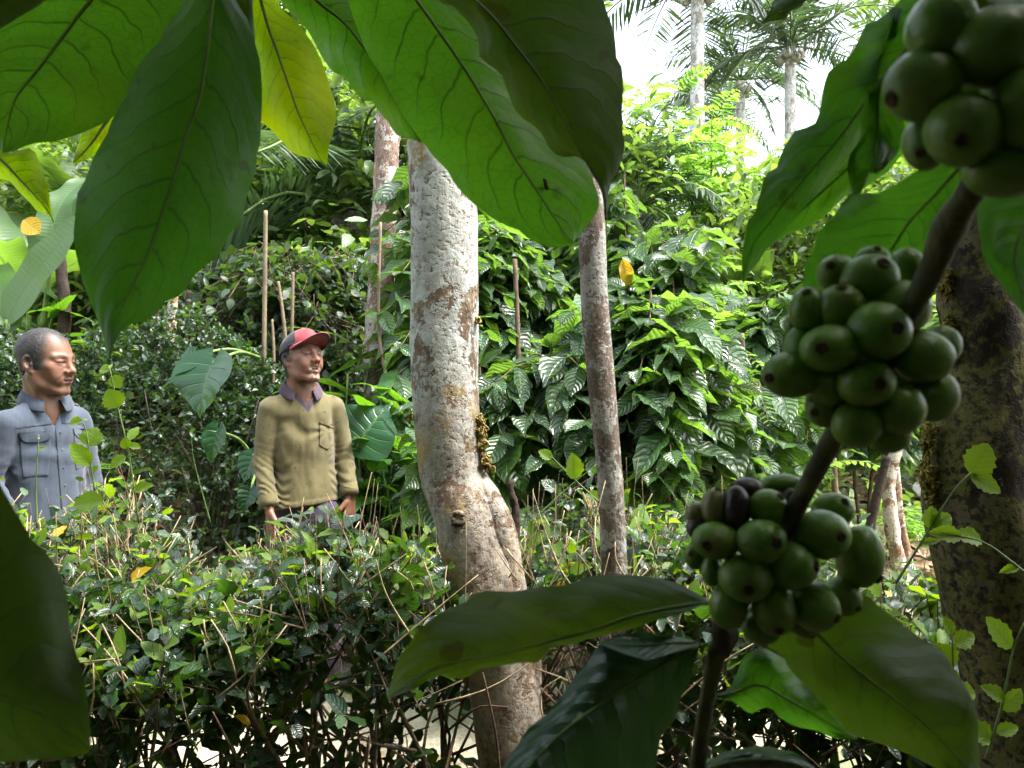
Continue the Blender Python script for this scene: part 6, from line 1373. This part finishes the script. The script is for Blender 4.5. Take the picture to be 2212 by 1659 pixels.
V, F_, uv = tube(hd1.w(np.array([(0, -.008, .123), (0, -.008, .128)])), [.006, .004], 12); obj('cap_button', mesh('cap_button', V, F_, M_RED), capo)
V, F_, uv = tube(hd1.w(np.array([(.0845 * math.sin(a) * 1.025, -.010 + .108 * math.cos(a) * 1.03, .046 + .014 * math.cos(a)) for a in np.linspace(-1.25, 1.25, 24)])), .0030, 8); obj('brim_seam', mesh('brim_seam', V, F_, M_NAVY), capo)
unplace(p1)

# ------------------------------------------------------------------ grey-haired man
D2 = 2.9
def w2(px, py, dy=0.0): return at(px, py, D2 + dy)
fw2 = np.array([math.sin(.84), -math.cos(.84), 0]); rt2 = np.array([math.cos(.84), math.sin(.84), 0])
hd2 = Head(w2(99, 784), 80, -1, 0, 1.0)
nk2 = w2(98, 872, .03)
H2 = dict(head=hd2, neck=nk2, fwd=fw2, zf=1.18, skin=(.155, .080, .050), sh=[w2(22, 914, -.10), w2(158, 904, .17)], pelvis=w2(100, 1140, .05),
          arms=[(w2(12, 920, -.12), w2(-22, 1045, -.14), w2(20, 1130, -.24)), (w2(166, 912, .18), w2(192, 1040, .22), w2(184, 1130, .14))],
          hands=[(w2(26, 1138, -.25), (.35, -.3, -.9), (.7, .6, .1), (.2, -1, .2), .6), (w2(183, 1142, .13), (-.1, -.2, -1), (-.8, .4, 0), (-.3, -1, 0), .5)])
p2 = thing('person', 'grey-haired man in a blue-grey striped work shirt, head turned to the right', 'person', (float(nk2[0]), D2, 0))
gz2 = float(gz(nk2[0], D2))
obj('body', build_man('L', nk2[0], D2, gz2, H2), p2)
M_CHAM = fabric('blue_grey_striped_cotton', (.036, .047, .068), stripe=(.070, .086, .116), wear=.16, weave=500)
M_CHAMD = fabric('blue_grey_cotton_flap', (.036, .047, .068), stripe=(.068, .083, .112), wear=.16)
M_GREYT = fabric('grey_trousers', (.09, .09, .10), wear=.2)
M_BUT = plain_mat('shell_button', (.55, .54, .50), rough=.3, spec=.5, var=.1, scale=90, bump=.05)
M_BUTD = plain_mat('dark_button', (.05, .055, .075), rough=.35, spec=.5, var=.1, scale=90, bump=.05)
F, P = shirt_field(nk2[0], D2, w2(0, 1215)[2], w2(0, 838)[2], H2, lambda P: w2(0, 1205)[2] + 0 * P[..., 0], .004, (.156, .142, .156))
q = P - nk2; fr = q @ fw2; sr = q @ rt2; vz = q[..., 2]
hole = np.where(vz > -.03, np.hypot(fr * .92, sr) - .066 - .35 * np.maximum(vz, 0), 1); vee = np.where(vz > -.09, np.maximum(np.abs(sr - .004) - np.maximum(vz + .085, 0) * .45, -fr), 1)
F.f[:] = smax(F.f, -np.minimum(hole, vee).astype(np.float32), .005)
V, Q = F.mesh(); V = relax(V, Q, 2, .5); st2 = obj('shirt', mesh('shirt', V, Q, M_CHAM), p2)
bv2 = BVHTree.FromPolygons([tuple(v) for v in V], [tuple(int(i) for i in f) for f in Q]); to2 = lambda x, y: w2(x, y)
patch(bv2, [(42, 938), (110, 934), (108, 985), (104, 1030), (50, 1034), (44, 985)], to2, 0, .0008, .0016, M_CHAM, 'chest_pocket', st2, yv, 20)
fl = patch(bv2, [(40, 935), (112, 931), (111, 942), (104, 951), (84, 956), (58, 956), (46, 951), (41, 943)], to2, 0, .0030, .0028, M_CHAMD, 'pocket_flap', st2, yv, 18)
patch(bv2, [(160, 928), (184, 930), (184, 1010), (164, 1016), (160, 960)], to2, 0, .0008, .0016, M_CHAM, 'chest_pocket', st2, yv, 14)
patch(bv2, [(158, 925), (187, 927), (188, 950), (180, 950), (168, 945), (160, 936)], to2, 0, .0030, .0028, M_CHAMD, 'pocket_flap', st2, yv, 14)
patch(bv2, [(118, 895), (131, 895), (136, 960), (146, 1060), (150, 1140), (136, 1140), (131, 1060), (123, 960)], to2, 0, .0016, .0022, M_CHAMD, 'placket', st2, yv, 26)
patch(bv2, [(34, 922), (118, 912), (118, 915), (34, 925)], to2, 0, .001, .0018, M_CHAMD, 'yoke_seam', st2, yv, 16)
patch(bv2, [(134, 911), (182, 914), (182, 917), (134, 914)], to2, 0, .001, .0018, M_CHAMD, 'yoke_seam', st2, yv, 16)
def hit(bv, q): d_ = nrm(q - np.array([0, 0, EYE])); h = bv.ray_cast(Vector(q - d_ * .6), Vector(d_), 1.5); return np.array(h[0]) if h[0] is not None else q
for px, py, m_ in ((84, 947, M_BUT), (131, 934, M_BUTD), (135, 972, M_BUTD), (138, 1010, M_BUTD), (141, 1048, M_BUTD)):
    c = hit(bv2, w2(px, py)) - yv * .005; disc(c, np.array([0, -1., .15]), .0052, .003, m_, 'button', st2)
collar(nk2, fw2, rt2, .002, .064, [(-.002, .0), (-.001, .034), (.004, .042), (.011, .040), (.030, .000), (.028, -.004), (.008, .028)], .34, M_CHAMD, 'collar', st2, drop=.030, back=.020, flare=.55)
for s_, e_, w_ in H2['arms']: cuff(e_, w_, .0385, .045, M_CHAMD, st2)
trousers(nk2[0], D2, gz2, H2, M_GREYT, p2)
M_GHAIR, t = newmat('greying_cropped_hair'); tc = t.new('ShaderNodeTexCoord').outputs['Object']; n1 = t.noise(tc, 260, 3, .7); n2 = t.noise(tc, 700, 2)
cgh = t.mix(t.ramp(n1.outputs[0], .46, .72), (.015, .013, .013), (.075, .072, .072)); pb = t.new('ShaderNodeBsdfPrincipled', {'Base Color': cgh, 'Roughness': .6, 'Specular IOR Level': .35, 'Normal': t.new('ShaderNodeBump', {'Height': n2.outputs[0], 'Strength': .35, 'Distance': .002})}); t.l.new(pb.outputs[0], t.out.inputs[0])
ho, HV = hair_shell(hd2, 'L', lambda L: reg2(L) + .014 + .006 * fbm(L * 120, 2), M_GHAIR, p2, .0022)
g = Geo(); c0 = hd2.w((0, -.012, .03)); idx = rs.choice(len(HV), 2600); base = HV[idx]; nn = nrm(base - c0); dn = nrm(nn + rs.randn(2600, 3) * .35 + np.array([0, 0, .1])); sdv = nrm(np.cross(dn, rs.randn(2600, 3))) * .0006; Ls = rs.uniform(.002, .005, (2600, 1))
Vh = np.stack([base - sdv, base + sdv, base + dn * Ls], 1).reshape(-1, 3); g.add(Vh, np.arange(7800).reshape(-1, 3)); obj('hair_tips', g.mesh('hair_tips', M_GHAIR), ho)
unplace(p2)
